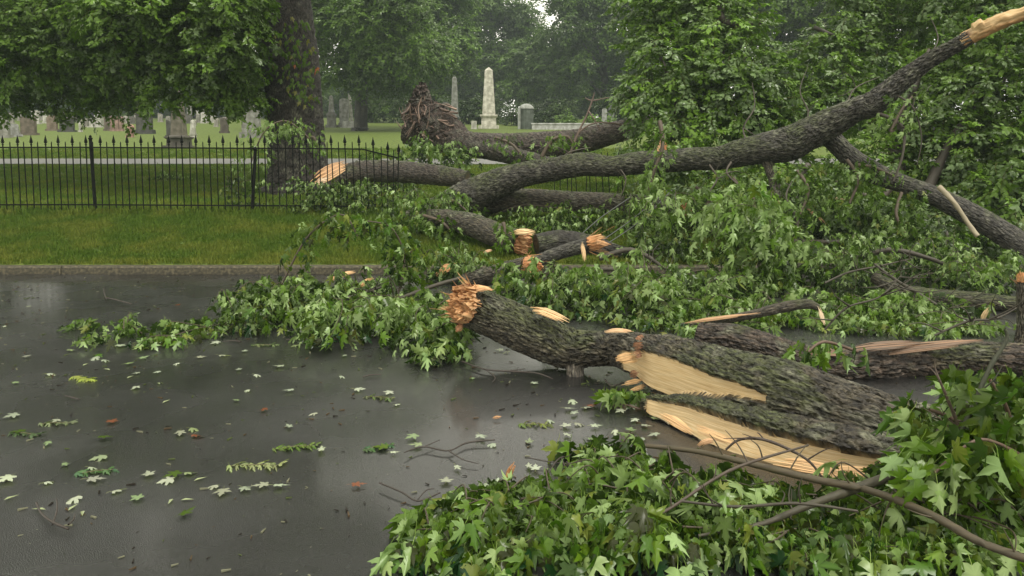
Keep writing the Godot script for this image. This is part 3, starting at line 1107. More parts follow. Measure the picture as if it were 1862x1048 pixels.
		slab("small %s %s headstone far behind, just %s the %s" % [tone_word, shape_word, "right of" if px > near[1] else "left of", near[0]], px, base_y - hh, base_y, rng.randf_range(7, 13), lin(g, g * 0.95, g * 0.86), ["round", "flat", "gable", "slant"][i % 4], rng.randf_range(-0.06, 0.06), "gravestone", d0)
	# dome-topped column
	var p := Vector3(at(957, 237, 55).x, hgt(0, 55) - 0.05, -55.0)
	var t := thing("monument", "dark dome-topped column right of the white obelisk", "monument", p)
	var s := Soup.new()
	var k := 55.0 / F
	s.lathe(Vector3.ZERO, [[13 * k, 0.0], [13 * k, 36 * k], [12 * k, 37 * k]], 16, lin(0.10, 0.12, 0.10))
	mi("column", s.done(), M.stone, t)
	s = Soup.new()
	s.lathe(Vector3(0, 36.8 * k, 0), [[14 * k, 0.0], [14 * k, 1.5 * k], [12.5 * k, 4 * k], [9 * k, 7.5 * k], [4 * k, 9.5 * k], [0.0, 10 * k]], 16, lin(0.36, 0.38, 0.36))
	mi("dome", s.done(), M.stone, t)
	s = Soup.new()
	s.box(Vector3(-13 * k, 0, 8 * k), Vector3(5 * k, 38 * k, 5 * k), lin(0.34, 0.36, 0.34))
	mi("post", s.done(), M.stone, t)
	slab("small pale-topped stone behind the bare twig", 1099, 197, 222, 11, lin(0.33, 0.34, 0.33), "round", 0, "gravestone", 56)
	slab("taller dark stone right of the pale-topped one", 1112, 188, 226, 13, lin(0.16, 0.17, 0.16), "round", 0, "gravestone", 57)
	# low wall on the brow
	var w0 := at(975, 238, 54)
	t = thing("low_wall", "low pale wall on the brow beyond the fallen trunk", "wall", Vector3(w0.x, hgt(0, 54) - 0.05, -54.0))
	s = Soup.new()
	s.box(Vector3(2.0, 0, 0), Vector3(4.6, 0.42, 0.4), lin(0.5, 0.5, 0.5))
	mi("wall_body", s.done(), M.stone, t)
	s = Soup.new()
	s.box(Vector3(2.0, 0.418, 0), Vector3(4.7, 0.07, 0.5), lin(0.55, 0.55, 0.55))
	mi("coping", s.done(), M.stone, t)

# ---------------------------------------------------------------- trees
func trunk_part(t: Node3D, ks: Array, nseg: int, nsub: int, o: Dictionary, called: String = "trunk") -> void:
	var r := limb(shift(ks, t), nseg, nsub, o)
	mi(called, r[0], M.bark, t)
	if r[1]:
		mi("split_wood", r[1], M.split_wood, t)

func far_tree(label: String, called: String, px: float, d: float, bottom: float, top: float, half_w: float, trunk_w: float, tone: float, n: int, dens: float, size: float, sd: int) -> void:
	rng.seed = sd
	var p := at(px, 240, d)
	p = Vector3(p.x, hgt(p.x, d) - 0.1, -d)
	var t := thing(called, label, "tree", p)
	var y0 := at(px, bottom, d).y
	var y1 := at(px, top, d).y
	var hw := half_w * d / F
	var tr := trunk_w * 0.5 * d / F
	trunk_part(t, [[p, tr * 1.5], [p + Vector3(0.05, 0.7, 0), tr], [Vector3(p.x + 0.2, lerpf(p.y, y1, 0.4), p.z), tr * 0.8], [Vector3(p.x, lerpf(p.y, y1, 0.8), p.z), tr * 0.25]], 14, 24, {"amp": 0.03, "moss": 0.1, "fr": 0.4, "color": lin(0.05, 0.045, 0.04)})
	for k in 4:
		var a := rng.randf() * TAU
		var b := Vector3(p.x + 0.1, lerpf(y0, y1, 0.1 + 0.12 * k), p.z)
		var e := b + Vector3(cos(a) * hw * 0.7, (y1 - y0) * 0.2, sin(a) * hw * 0.7)
		mi("branch", twig_mesh(shift([[b, tr * 0.5], [b.lerp(e, 0.5) + Vector3(0, 0.3, 0), tr * 0.3], [e, tr * 0.1]], t), 6, 8, lin(0.05, 0.045, 0.04)), M.wood_v, t)
	var lobes := []
	for i in n:
		var u := rv()
		var q := pow(rng.randf(), 0.4)
		var yy := (u.y * q * 0.5 + 0.5)
		var wdt := sin(clampf(yy * 0.86 + 0.12, 0.0, 1.0) * PI)
		lobes.append([Vector3(p.x + u.x * q * hw * (0.45 + 0.55 * wdt), lerpf(y0, y1, yy), p.z + u.z * q * hw * 0.8), hw * rng.randf_range(0.22, 0.36)])
	crown(t, lobes, dens, spray_far, size, tone + 0.55, 0.12)

func trees() -> void:
	# big trunk behind the fence
	rng.seed = 501
	var b := at(545, 348, 18.0)
	b = Vector3(b.x, hgt(b.x, 18.0) - 0.08, -18.0)
	var t := thing("maple_tree", "huge old maple with a dark massive trunk rising behind the fence", "tree", b)
	var ks := [[b, 0.92], [b + Vector3(0.02, 0.3, 0), 0.74], [b + Vector3(-0.02, 0.9, 0), 0.66], [b + Vector3(-0.06, 1.9, 0), 0.62], [b + Vector3(-0.16, 3.2, 0), 0.63], [b + Vector3(-0.28, 4.8, 0), 0.60], [b + Vector3(-0.3, 7.0, 0), 0.5]]
	trunk_part(t, ks, 72, 130, {"amp": 0.035, "moss": 0.05, "fr": 0.55, "lump": 0.10, "color": lin(0.058, 0.047, 0.038), "seed": 3.0})
	for l in [[Vector3(-0.3, 6.8, 0), Vector3(-3.5, 9.5, 0.5), 0.33], [Vector3(-0.3, 6.6, 0), Vector3(2.6, 9.6, 0.8), 0.32], [Vector3(-0.2, 5.2, 0.1), Vector3(-3.6, 6.6, 1.4), 0.2], [Vector3(-0.3, 7.0, 0), Vector3(0, 11.0, -1.5), 0.3]]:
		var e: Vector3 = l[1]
		var s: Vector3 = l[0]
		mi("branch", twig_mesh(shift([[b + s, l[2]], [b + s.lerp(e, 0.5) + Vector3(0, 0.4, 0), l[2] * 0.6], [b + e, l[2] * 0.25]], t), 10, 14, lin(0.055, 0.045, 0.038)), M.wood_v, t)
	var lobes := []
	for i in 62:
		var px := rng.randf_range(150, 660)
		var py := rng.randf_range(-620, 90)
		if px < 500:
			py = rng.randf_range(-600, 115)
		if px > 430 and px < 620 and py > -150:
			py = rng.randf_range(-600, -190)
		if px >= 560 and py > -60:
			py -= 260.0
		var d := rng.randf_range(15.4, 21.5)
		lobes.append([at(px, py, d), rng.randf_range(0.7, 1.05)])
	for q in [[330, 118, 17.0, 0.75], [400, 110, 16.4, 0.75], [425, 75, 16.2, 0.7], [462, 175, 17.2, 0.3], [420, 160, 17.0, 0.5], [290, 130, 18.0, 0.7], [240, 120, 17.6, 0.8], [425, 10, 16.0, 0.65], [380, 40, 16.4, 0.9], [300, 60, 17.0, 0.9], [320, 155, 16.6, 0.4], [300, 190, 16.6, 0.2], [352, 182, 16.8, 0.24], [395, 182, 16.6, 0.27], [430, 190, 16.9, 0.22], [285, 182, 16.8, 0.27], [415, 165, 16.8, 0.35], [370, 160, 17.0, 0.3], [440, 130, 18.5, 0.8]]:
		lobes.append([at(q[0], q[1], q[2]), q[3]])
	crown(t, lobes, 18.0, spray_near, 0.76, 0.95, 0.14)
	# sprigs that grow from the trunk itself, some turning yellow and orange
	var sp := []
	for q in [[540, 40, 0.2], [550, 85, 0.2], [525, 70, 0.14], [560, 122, 0.05], [553, 145, 0.2], [545, 165, 0.22], [560, 182, 0.2], [535, 105, 0.16], [515, 130, 0.2]]:
		var c := at(q[0], q[1], 17.15)
		for i in 15:
			var col := green(0.8)
			if rng.randf() < 0.2:
				col = lin(0.20, 0.20, 0.05)
			if q[2] == 0.05 and i < 4:
				col = lin(0.42, 0.13, 0.04)
			col.a = 1.0
			sp.append([leaf_xf(c + Vector3(rng.randf_range(-0.3, 0.28), rng.randf_range(-0.18, 0.18), rng.randf_range(-0.2, 0.25)), Vector3(rng.randf_range(-0.7, 0.7), -1, 0.3), Vector3(rng.randf_range(-0.8, 0.8), 0.4, 1), rng.randf_range(0.08, 0.14)), col, 0.0])
	leafy(t, sp, 0)

	# tree at the left edge, its low crown over the gravestones
	rng.seed = 502
	b = at(-210, 330, 21.0)
	b = Vector3(b.x, hgt(b.x, 21.0) - 0.08, -21.0)
	t = thing("maple_tree", "leafy tree at the left edge whose low dark crown overhangs the gravestones", "tree", b)
	trunk_part(t, [[b, 0.6], [b + Vector3(0, 0.8, 0), 0.42], [b + Vector3(0.1, 4, 0), 0.36], [b + Vector3(0.3, 9, 0), 0.2]], 30, 50, {"amp": 0.02, "fr": 0.6, "seed": 9.0})
	lobes = []
	for i in 64:
		var px := rng.randf_range(-420, 240)
		var py := rng.randf_range(-560, 118)
		lobes.append([at(px, py, rng.randf_range(17.5, 23.5)), rng.randf_range(0.75, 1.1)])
	for q in [[20, 135, 18.5, 0.7], [80, 145, 19.0, 0.65], [140, 132, 18.5, 0.7], [200, 130, 19.5, 0.75], [40, 95, 17.5, 0.8], [130, 80, 17.5, 0.9], [210, 75, 18.0, 0.8], [0, 40, 17.5, 0.9], [90, 15, 17.5, 0.9], [190, 15, 17.5, 0.9], [155, 150, 21.0, 0.6], [60, 155, 22.0, 0.5], [70, 196, 19.0, 0.24], [120, 202, 18.6, 0.2], [20, 200, 18.4, 0.24], [95, 210, 18.8, 0.14], [165, 200, 18.8, 0.26], [150, 212, 18.7, 0.13], [215, 196, 18.5, 0.22], [245, 190, 18.6, 0.28], [5, 180, 18.6, 0.35], [130, 178, 18.9, 0.35], [225, 170, 18.8, 0.35], [40, 178, 19.2, 0.3], [190, 175, 18.4, 0.25]]:
		lobes.append([at(q[0], q[1], q[2]), q[3]])
	crown(t, lobes, 16.0, spray_near, 0.78, 0.9, 0.14)

	# trees farther off
	far_tree("dark spreading tree with a short forked trunk beyond the pale monuments", "maple_tree", 655, 52, 185, -190, 165, 24, 0.18, 34, 7.0, 1.6, 511)
	far_tree("broad hazy tree behind the torn roots, over the narrow obelisk", "maple_tree", 775, 74, 205, -120, 110, 18, 0.30, 34, 3.6, 2.3, 512)
	far_tree("tall dark loose-leaved tree with sky showing through, left of the sky gap", "maple_tree", 893, 98, 190, -60, 82, 13, 0.12, 34, 2.3, 2.6, 513)
	far_tree("rounded hazy tree right of the white obelisk, under the sky gap", "maple_tree", 1010, 90, 215, 62, 92, 13, 0.30, 34, 2.8, 2.6, 514)
	far_tree("tall hazy tree right of the sky gap", "maple_tree", 1095, 84, 205, -90, 92, 14, 0.20, 40, 3.0, 2.4, 515)
	far_tree("dark tree behind the right-hand fallen crown", "maple_tree", 1250, 62, 215, -230, 130, 18, 0.12, 36, 4.2, 2.0, 516)
	far_tree("blue-green dark tree seen through the gap in the fallen crown", "maple_tree", 1455, 58, 215, -210, 130, 18, 0.05, 36, 4.2, 2.0, 517)
	far_tree("tree standing behind the upper right of the fallen crown", "maple_tree", 1700, 50, 230, -300, 175, 24, 0.2, 36, 5.5, 1.7, 518)
	far_tree("outermost right background tree behind the snapped limb tip", "maple_tree", 1950, 46, 230, -330, 170, 24, 0.2, 34, 5.5, 1.7, 519)
	far_tree("far dark tree beyond the big maple trunk", "maple_tree", 520, 88, 205, -260, 120, 14, 0.1, 30, 3.2, 2.4, 520)
	far_tree("far dark tree above the three white headstones", "maple_tree", 350, 92, 195, -240, 120, 14, 0.08, 30, 3.2, 2.4, 521)
	far_tree("far dark tree above the pinkish pillars", "maple_tree", 175, 86, 195, -260, 125, 14, 0.08, 30, 3.2, 2.4, 522)
	far_tree("far dark tree above the leftmost gravestones", "maple_tree", -10, 80, 195, -260, 135, 14, 0.08, 30, 3.2, 2.4, 523)
	for i in 9:
		var px := -120.0 + i * 165.0
		far_tree(["far wood edge behind the leftmost gravestones", "far wood edge behind the white box stones", "far wood edge behind the pink pillars", "far wood edge behind the grey block monument", "far wood edge behind the slim obelisk and column", "far wood edge between the far tree and the roots", "far wood edge behind the white obelisk", "far wood edge behind the dome-topped column", "far wood edge behind the fallen treetop"][i], "woodland_tree", px, 118 + 7.0 * sin(i * 2.0), 228, 95 + 22 * sin(i * 1.7), 105, 10, 0.16, 26, 2.2, 3.0, 540 + i)
	# shrubs on the brow
	for q in [["low light green shrub on the brow behind the bare twig", 1065, 57, 205, 236, 55, 0.85], ["dark shrub behind the dome-topped column", 985, 62, 190, 238, 60, 0.1], ["dark shrub filling the foot of the trees left of the white obelisk", 850, 66, 185, 235, 60, 0.05], ["dark shrub between the far tree and the torn roots", 715, 70, 180, 232, 70, 0.12], ["dark shrub at the right below the far trees", 1160, 60, 180, 238, 60, 0.2]]:
		var p := at(q[1], q[4], q[2])
		p = Vector3(p.x, hgt(p.x, q[2]), -q[2])
		t = thing("shrub", q[0], "shrub", p)
		mi("stem", twig_mesh([[Vector3.ZERO, 0.06], [Vector3(0.1, 0.5, 0), 0.05], [Vector3(0, 1.0, 0.1), 0.02]], 6, 6, lin(0.05, 0.04, 0.03)), M.wood_v, t)
		lobes = []
		var k: float = q[2] / F
		for i in 12:
			lobes.append([p + Vector3(rng.randf_range(-0.85, 0.85) * q[5] * k, (q[4] - q[3]) * k * rng.randf_range(0.15, 0.75), rng.randf_range(-0.8, 0.8)), (q[4] - q[3]) * k * 0.33])
		crown(t, lobes, 5.0, spray_far, 1.5, q[6], 0.1, "foliage")

# ---------------------------------------------------------------- the fallen crown at the right
func fallen_crown(label: String, lobes_px: Array, tone: float, pale_share: float, sd: int, stems: Array) -> void:
	rng.seed = sd
	var c0: Array = lobes_px[0]
	var o := at(c0[0], c0[1], c0[2])
	o.y = hgt(o.x, -o.z)
	var t := thing("fallen_treetop", label, "tree crown", o, "masses of the fallen tree's crown")
	var lobes := []
	for l in lobes_px:
		lobes.append([at(l[0], l[1], l[2]), l[3] * l[2] / F])
	crown(t, lobes, 20.0, spray_near, 0.74, tone, pale_share, "foliage", 0.95)
	for s in stems:
		mi("bough", twig_mesh(shift(px_path(s), t), 8, 20, lin(0.06, 0.05, 0.038)), M.wood_v, t)

func fallen_crowns() -> void:
	fallen_crown("light green upright mass of the fallen crown left of centre right, over the long limb", [[1235, 130, 15.5, 75], [1330, 80, 15.2, 72], [1290, 40, 16.0, 80], [1200, 70, 16.5, 60], [1210, 200, 15.5, 70], [1290, 175, 15.2, 80], [1370, 150, 15.0, 72], [1350, 215, 15.0, 70], [1230, 255, 14.6, 52], [1170, 170, 16.0, 40], [1300, 250, 14.6, 45], [1400, 205, 15.2, 55], [1250, -10, 16.5, 80], [1180, 10, 17.0, 60], [1260, 310, 14.3, 40], [1180, 290, 15.0, 40], [1330, -70, 16.5, 80]], 1.15, 0.42, 601,
		[[[1290, 330, 15.0, 9], [1280, 200, 15.3, 7], [1330, 60, 15.4, 3]], [[1310, 0, 15.6, 8], [1320, 40, 15.3, 6], [1400, 40, 15.2, 2]], [[1200, 330, 15.0, 7], [1225, 180, 15.4, 5], [1180, 60, 15.8, 2]]])
	fallen_crown("feathery middle mass of the fallen crown above the thick limb", [[1500, 120, 16.0, 72], [1560, 60, 16.4, 70], [1600, 130, 15.6, 60], [1540, 180, 15.4, 60], [1470, 205, 15.6, 55], [1620, 20, 16.8, 70], [1690, 55, 16.0, 60], [1430, 240, 15.0, 42], [1650, -50, 17, 90], [1545, -40, 17.0, 60], [1395, 250, 15.4, 50]], 1.05, 0.36, 602,
		[[[1450, 280, 15.5, 9], [1500, 180, 15.8, 6], [1590, 40, 16.2, 2]], [[1480, 50, 16.0, 4], [1540, 70, 15.9, 3], [1600, 60, 16.0, 2]]])
	fallen_crown("dense dark mass of the fallen crown under the snapped limb at the right edge", [[1780, 120, 13.5, 75], [1840, 90, 13.0, 70], [1720, 180, 13.6, 75], [1800, 200, 13.0, 85], [1870, 190, 12.6, 80], [1690, 255, 13.4, 70], [1760, 280, 12.8, 75], [1840, 290, 12.2, 80], [1820, 20, 14.5, 70], [1760, -20, 15.0, 80], [1900, 10, 14.0, 90], [1640, 215, 14.2, 52], [1930, 300, 12, 90], [1840, 370, 11.6, 62], [1780, 345, 12.4, 60]], 0.85, 0.28, 603,
		[[[1640, 320, 13.4, 14], [1625, 250, 13.6, 12], [1650, 190, 13.6, 9], [1690, 90, 13.9, 3]], [[1690, 340, 12.6, 10], [1740, 240, 12.8, 7], [1830, 140, 13.0, 3]], [[1560, 300, 13.4, 6], [1500, 320, 13.2, 3]]])
	fallen_crown("tangled lower mass of the fallen crown between the long limb and the drooping branch", [[1440, 330, 13.0, 42], [1500, 350, 12.6, 46], [1560, 395, 12.0, 46], [1370, 345, 12.8, 36], [1620, 400, 11.8, 50], [1680, 430, 11.4, 52], [1410, 390, 12.2, 40], [1590, 300, 13.2, 42], [1650, 300, 13.2, 40], [1490, 410, 11.8, 40], [1330, 325, 13.2, 34], [1290, 345, 13.0, 34], [1740, 420, 11.4, 46], [1530, 300, 13.4, 36]], 0.85, 0.36, 604,
		[[[1470, 300, 12.8, 6], [1440, 350, 12.5, 5], [1500, 405, 12.0, 3]], [[1640, 300, 13.2, 8], [1600, 360, 12.6, 6], [1520, 330, 12.4, 2]]])

# ---------------------------------------------------------------- limbs of the felled tree
func limbs() -> void:
	rng.seed = 700
	# long limb arching from the verge to the upper right, snapped to bare wood at the tip
	var k := px_path([[745, 398, 13.9, 18], [800, 378, 13.7, 25], [848, 358, 13.5, 32], [905, 333, 13.3, 29], [960, 315, 13.1, 24], [1000, 309, 13.0, 22], [1060, 299, 12.8, 22], [1110, 303, 12.6, 20], [1160, 297, 12.5, 22], [1250, 291, 12.2, 22], [1310, 288, 12.0, 22], [1350, 278, 11.8, 25], [1430, 263, 11.5, 29], [1465, 247, 11.35, 28], [1500, 229, 11.2, 26], [1560, 198, 10.9, 21], [1585, 190, 10.8, 22], [1640, 146, 10.6, 19], [1690, 110, 10.4, 16], [1740, 82, 10.2, 14], [1765, 67, 10.1, 13]])
	var o: Vector3 = k[0][0]
	o.y = hgt(o.x, -o.z)
	var t := thing("fallen_limb", "long mossy limb arching from the verge up to the top right corner", "limb", o)
	trunk_part(t, k, 56, 420, {"amp": 0.020, "moss": 0.62, "fr": 0.85, "lump": 0.22, "seed": 1.0, "color": lin(0.105, 0.098, 0.076)}, "bark")
	for q in [[[1180, 292, 12.4, 2.4], [1195, 262, 12.4, 2], [1206, 236, 12.4, 1.4]], [[1290, 300, 11.9, 2], [1304, 325, 11.8, 1.6], [1290, 352, 11.7, 1.2], [1300, 380, 11.6, 0.5]], [[1330, 295, 11.7, 2.2], [1322, 315, 11.6, 1.8], [1348, 345, 11.5, 1.3], [1352, 380, 11.4, 0.5]], [[1360, 262, 11.9, 2], [1352, 232, 12.0, 1.6], [1372, 195, 12.1, 1.2], [1368, 150, 12.2, 0.5]], [[1455, 240, 11.4, 1.8], [1470, 205, 11.5, 1.4], [1455, 165, 11.6, 1], [1470, 120, 11.7, 0.4]], [[1595, 205, 10.7, 3.6], [1640, 230, 10.6, 3], [1642, 280, 10.5, 2.4], [1625, 330, 10.5, 1.6]], [[1625, 170, 10.6, 2], [1660, 195, 10.5, 1.6], [1676, 250, 10.5, 1.2], [1668, 300, 10.5, 0.5]], [[1540, 190, 11.0, 1.6], [1556, 160, 11.1, 1.2], [1600, 140, 11.2, 0.5]], [[1120, 300, 12.5, 1.5], [1138, 325, 12.3, 1.2], [1128, 360, 12.2, 0.6]], [[1690, 102, 10.4, 1.5], [1706, 70, 10.5, 1.2], [1692, 30, 10.6, 0.4]], [[1015, 300, 12.9, 2], [1034, 278, 12.9, 1.5], [1075, 268, 12.9, 0.6]]]:
		var sk := px_path(q)
		mi("side_branch", twig_mesh(shift(sk, t), 8, 24, lin(0.062, 0.052, 0.038)), M.wood_v, t)
		var fk: Vector3 = sk[1][0]
		for f in 2:
			var fe := fk + Vector3(rng.randf_range(-0.3, 0.3), rng.randf_range(-0.25, 0.3), rng.randf_range(-0.1, 0.25))
			mi("side_branch", twig_mesh(shift([[fk, sk[1][1] * 0.7], [fk.lerp(fe, 0.5) + rv() * 0.04, sk[1][1] * 0.45], [fe, 0.002]], t), 5, 12, lin(0.062, 0.052, 0.038)), M.wood_v, t)
	# peeled tip
	var tip := px_path([[1748, 78, 10.15, 11], [1775, 60, 10.08, 15], [1800, 48, 10.0, 16], [1830, 36, 9.9, 15], [1870, 22, 9.75, 12], [1910, 2, 9.6, 7], [1930, -12, 9.5, 2]])
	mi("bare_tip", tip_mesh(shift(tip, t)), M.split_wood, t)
	for q in [[1200, 240, 12.35, 1212, 272, 5, lin(0.42, 0.17, 0.07)], [1206, 246, 12.3, 1196, 275, 4, lin(0.5, 0.3, 0.15)], [1400, 302, 11.6, 1412, 340, 6, lin(0.10, 0.09, 0.07)]]:
		var s := Soup.new()
		s.bar(loc(t, at(q[0], q[1], q[2])), loc(t, at(q[3], q[4], q[2])), 0.012, q[5] * q[2] / F, Vector3.BACK, q[6], 4)
		mi("splinter", s.done(), M.wood_v, t)
	trunk_part(t, px_path([[1392, 285, 11.65, 12], [1402, 310, 11.5, 10], [1410, 345, 11.35, 9], [1410, 385, 11.25, 7]]), 20, 40, {"amp": 0.012, "moss": 0.6, "seed": 8.0}, "stub")
	for q in [[1400, 372, 1404, 404], [1416, 365, 1416, 412]]:
		var s := Soup.new()
		s.bar(loc(t, at(q[0], q[1], 11.2)), loc(t, at(q[2], q[3], 11.2)), 0.022, 0.006, Vector3.BACK, lin(0.50, 0.24, 0.1), 3)
		mi("splinter", s.done(), M.wood_v, t)

	# lower limb in the shade beneath it
	k = px_path([[790, 378, 14.0, 16], [870, 366, 13.8, 24], [960, 364, 13.6, 21], [1060, 369, 13.4, 20], [1150, 371, 13.1, 18], [1230, 384, 12.8, 18], [1300, 397, 12.5, 18], [1350, 402, 12.2, 16]])
	o = k[0][0]
	o.y = hgt(o.x, -o.z)
	t = thing("fallen_limb", "dark lower limb lying in the shade beneath the long limb", "limb", o)
	trunk_part(t, k, 44, 220, {"amp": 0.02, "moss": 0.25, "fr": 0.85, "seed": 2.0}, "bark")
	torn_end(t, at(1243, 386, 12.55), Vector3(0.2, 0.5, 0.6), 0.13, 0.16, lin(0.48, 0.21, 0.08), "splintered_wound", 16)

	# forked branch drooping to the right edge
	k = px_path([[1500, 240, 11.5, 18], [1540, 280, 11.4, 18], [1585, 312, 11.2, 20], [1640, 334, 11.0, 17], [1700, 357, 10.8, 18], [1755, 384, 10.6, 20], [1805, 412, 10.4, 21], [1870, 455, 10.2, 24], [1930, 500, 10.0, 22]])
	o = k[k.size() - 1][0]
	o.y = hgt(o.x, -o.z)
	t = thing("fallen_limb", "heavy grey branch drooping from the long limb down to the right edge", "limb", o)
	trunk_part(t, k, 44, 200, {"amp": 0.010, "moss": 0.35, "fr": 0.9, "seed": 5.0, "color": lin(0.115, 0.108, 0.088)}, "bark")
	mi("peeled_twig", twig_mesh(shift(px_path([[1708, 340, 10.5, 5], [1735, 368, 10.3, 4.5], [1760, 405, 10.2, 4], [1778, 430, 10.1, 5]]), t), 8, 16, lin(0.28, 0.24, 0.16)), M.wood_v, t)

	# trunk behind with torn roots
	k = px_path([[742, 240, 21.5, 25], [790, 250, 21.2, 23], [850, 261, 20.8, 23], [920, 267, 20.3, 25], [990, 265, 19.8, 25], [1060, 255, 19.4, 23], [1130, 238, 19.0, 20], [1190, 222, 18.8, 15]])
	o = k[1][0]
	o.y = hgt(o.x, -o.z)
	t = thing("uprooted_trunk", "grey-brown uprooted trunk lying behind the fence with its torn reddish root end", "trunk", o)
	trunk_part(t, k, 48, 240, {"amp": 0.03, "moss": 0.1, "fr": 0.6, "lump": 0.1, "seed": 6.0, "color": lin(0.16, 0.128, 0.105)}, "bark")
	trunk_part(t, px_path([[850, 268, 20.6, 17], [910, 278, 20.0, 17], [960, 290, 19.2, 15], [1010, 300, 18.4, 12]]), 30, 60, {"amp": 0.02, "moss": 0.2, "fr": 0.7, "seed": 7.0, "color": lin(0.11, 0.09, 0.07)}, "fork")
	# the ragged root wall: a shell of long splinters round a torn core
	var red := lin(0.125, 0.086, 0.066)
	var core := px_path([[845, 262, 20.9, 22], [812, 244, 21.2, 32], [784, 222, 21.3, 36], [768, 196, 21.4, 27], [766, 172, 21.4, 16], [768, 150, 21.4, 5]])
	trunk_part(t, core, 40, 80, {"amp": 0.10, "moss": -0.6, "fr": 0.45, "lump": 0.3, "seed": 12.0, "color": red}, "root_core")
	for i in 130:
		var bx := rng.randf_range(728, 832)
		var by := rng.randf_range(205, 262) - absf(bx - 775) * 0.1
		var b := at(bx, by, 21.2 + rng.randf_range(-0.55, 0.2))
		var up := rng.randf_range(0.25, 0.95) * (1.0 - absf(bx - 772) / 95.0)
		var ex := lerpf(bx, 768, 0.55) + rng.randf_range(-14, 12)
		var e := at(ex - (20.0 if i % 7 == 0 else 0.0), lerpf(by, 152, up * 0.8), 21.2 + rng.randf_range(-0.55, 0.3))
		var c := red.lerp(lin(0.25, 0.175, 0.135), rng.randf()) * rng.randf_range(0.65, 1.35)
		c.a = 1.0
		mi("root", twig_mesh(shift([[b, rng.randf_range(0.008, 0.035)], [b.lerp(e, 0.5) + rv() * 0.08, rng.randf_range(0.008, 0.028)], [e, 0.003]], t), 4, 6, c), M.wood_v, t)
	# bare twig standing on that trunk
	var tw := thing("bare_twig", "bare forked twig standing up against the trunk behind", "twig", at(1150, 282, 16.5))
	for q in [[[1036, 284, 16.4, 2.2], [1050, 245, 16.4, 2.2], [1066, 212, 16.4, 1.9], [1076, 186, 16.4, 1.6], [1081, 168, 16.4, 0.8]], [[1050, 243, 16.4, 1.8], [1075, 226, 16.4, 1.7], [1110, 224, 16.4, 1.6], [1185, 236, 16.3, 1.0]], [[1070, 202, 16.4, 1.4], [1080, 216, 16.3, 1.2], [1092, 238, 16.3, 0.8]], [[1064, 178, 16.4, 0.8], [1078, 183, 16.4, 1.3], [1110, 178, 16.4, 1.1], [1132, 190, 16.4, 0.6]]]:
		mi("stem", twig_mesh(shift(px_path(q), tw), 6, 16, lin(0.15, 0.11, 0.085)), M.wood_v, tw)

	# log half hidden in leaves behind the fence, with a torn bright end
	k = px_path([[610, 322, 15.6, 17], [660, 312, 15.8, 20], [720, 312, 16.0, 20], [790, 318, 16.0, 19], [850, 326, 15.8, 16]])
	o = k[0][0]
	o.y = hgt(o.x, -o.z)
	t = thing("fallen_limb", "grey limb half hidden in leaves behind the bent fence pickets", "limb", o)
	trunk_part(t, k, 36, 110, {"amp": 0.016, "moss": 0.2, "seed": 14.0, "color": lin(0.11, 0.09, 0.07)}, "bark")
	mi("split_wood", shard_mesh(loc(t, at(566, 334, 15.0)), loc(t, at(636, 297, 15.4)), 0.28, 0.05, Vector3(0.2, 0.5, 1), lin(0.52, 0.32, 0.16)), M.wood_v, t)
	mi("split_wood", shard_mesh(loc(t, at(570, 336, 14.9)), loc(t, at(600, 326, 15.0)), 0.12, 0.03, Vector3(0.1, 0.7, 1), lin(0.62, 0.48, 0.32)), M.wood_v, t)

	# log on the kerb with a broken end
	k = px_path([[770, 392, 12.6, 12], [815, 399, 12.2, 18], [860, 410, 11.8, 22], [910, 430, 11.4, 23], [945, 440, 11.15, 22]])
	o = k[4][0]
	o.y = hgt(o.x, -o.z)
	t = thing("log", "dark mossy log over the kerb, its near end broken off orange", "log", o)
	trunk_part(t, k, 44, 120, {"amp": 0.016, "moss": 0.4, "seed": 15.0}, "bark")
	torn_end(t, at(945, 440, 11.15), Vector3(1.0, -0.15, 0.5), 0.19, 0.13, lin(0.42, 0.19, 0.08))
	mi("split_wood", shard_mesh(loc(t, at(926, 424, 11.0)), loc(t, at(976, 427, 10.9)), 0.13, 0.05, Vector3(0, 1, 0.6), lin(0.66, 0.50, 0.28)), M.wood_v, t)
	# its continuation beyond the break
	k = px_path([[975, 446, 11.1, 20], [1020, 440, 11.2, 22], [1075, 448, 11.2, 21], [1130, 462, 11.1, 15], [1185, 470, 11.0, 10]])
	o = k[0][0]
	o.y = hgt(o.x, -o.z)
	t = thing("log", "blackish log continuing right of the broken orange end", "log", o)
	trunk_part(t, k, 36, 100, {"amp": 0.014, "moss": 0.2, "seed": 16.0, "color": lin(0.06, 0.054, 0.045)}, "bark")
	# smooth pole-like branch with peeled end
	k = px_path([[960, 482, 10.3, 11], [1000, 466, 10.2, 12], [1040, 453, 10.1, 13], [1072, 444, 10.0, 14]])
	o = k[0][0]
	o.y = hgt(o.x, -o.z)
	t = thing("broken_branch", "smooth grey pole of a branch with a peeled orange end", "branch", o)
	trunk_part(t, k, 28, 60, {"amp": 0.004, "moss": 0.0, "seed": 17.0, "color": lin(0.12, 0.115, 0.095), "lump": 0.02}, "bark")
	torn_end(t, at(1072, 444, 10.0), Vector3(1, 0.3, 0.35), 0.10, 0.18, lin(0.48, 0.23, 0.09))
	mi("split_wood", shard_mesh(loc(t, at(1058, 440, 9.9)), loc(t, at(1064, 478, 9.8)), 0.05, 0.02, Vector3(0, 0.2, 1), lin(0.6, 0.42, 0.22)), M.wood_v, t)
	mi("split_wood", shard_mesh(loc(t, at(1070, 436, 9.95)), loc(t, at(1112, 448, 9.9)), 0.06, 0.02, Vector3(0, 0.6, 1), lin(0.52, 0.30, 0.13)), M.wood_v, t)
	# short broken limb facing the camera
	k = px_path([[845, 512, 9.6, 14], [890, 502, 9.4, 17], [930, 492, 9.2, 19], [962, 486, 9.05, 20]])
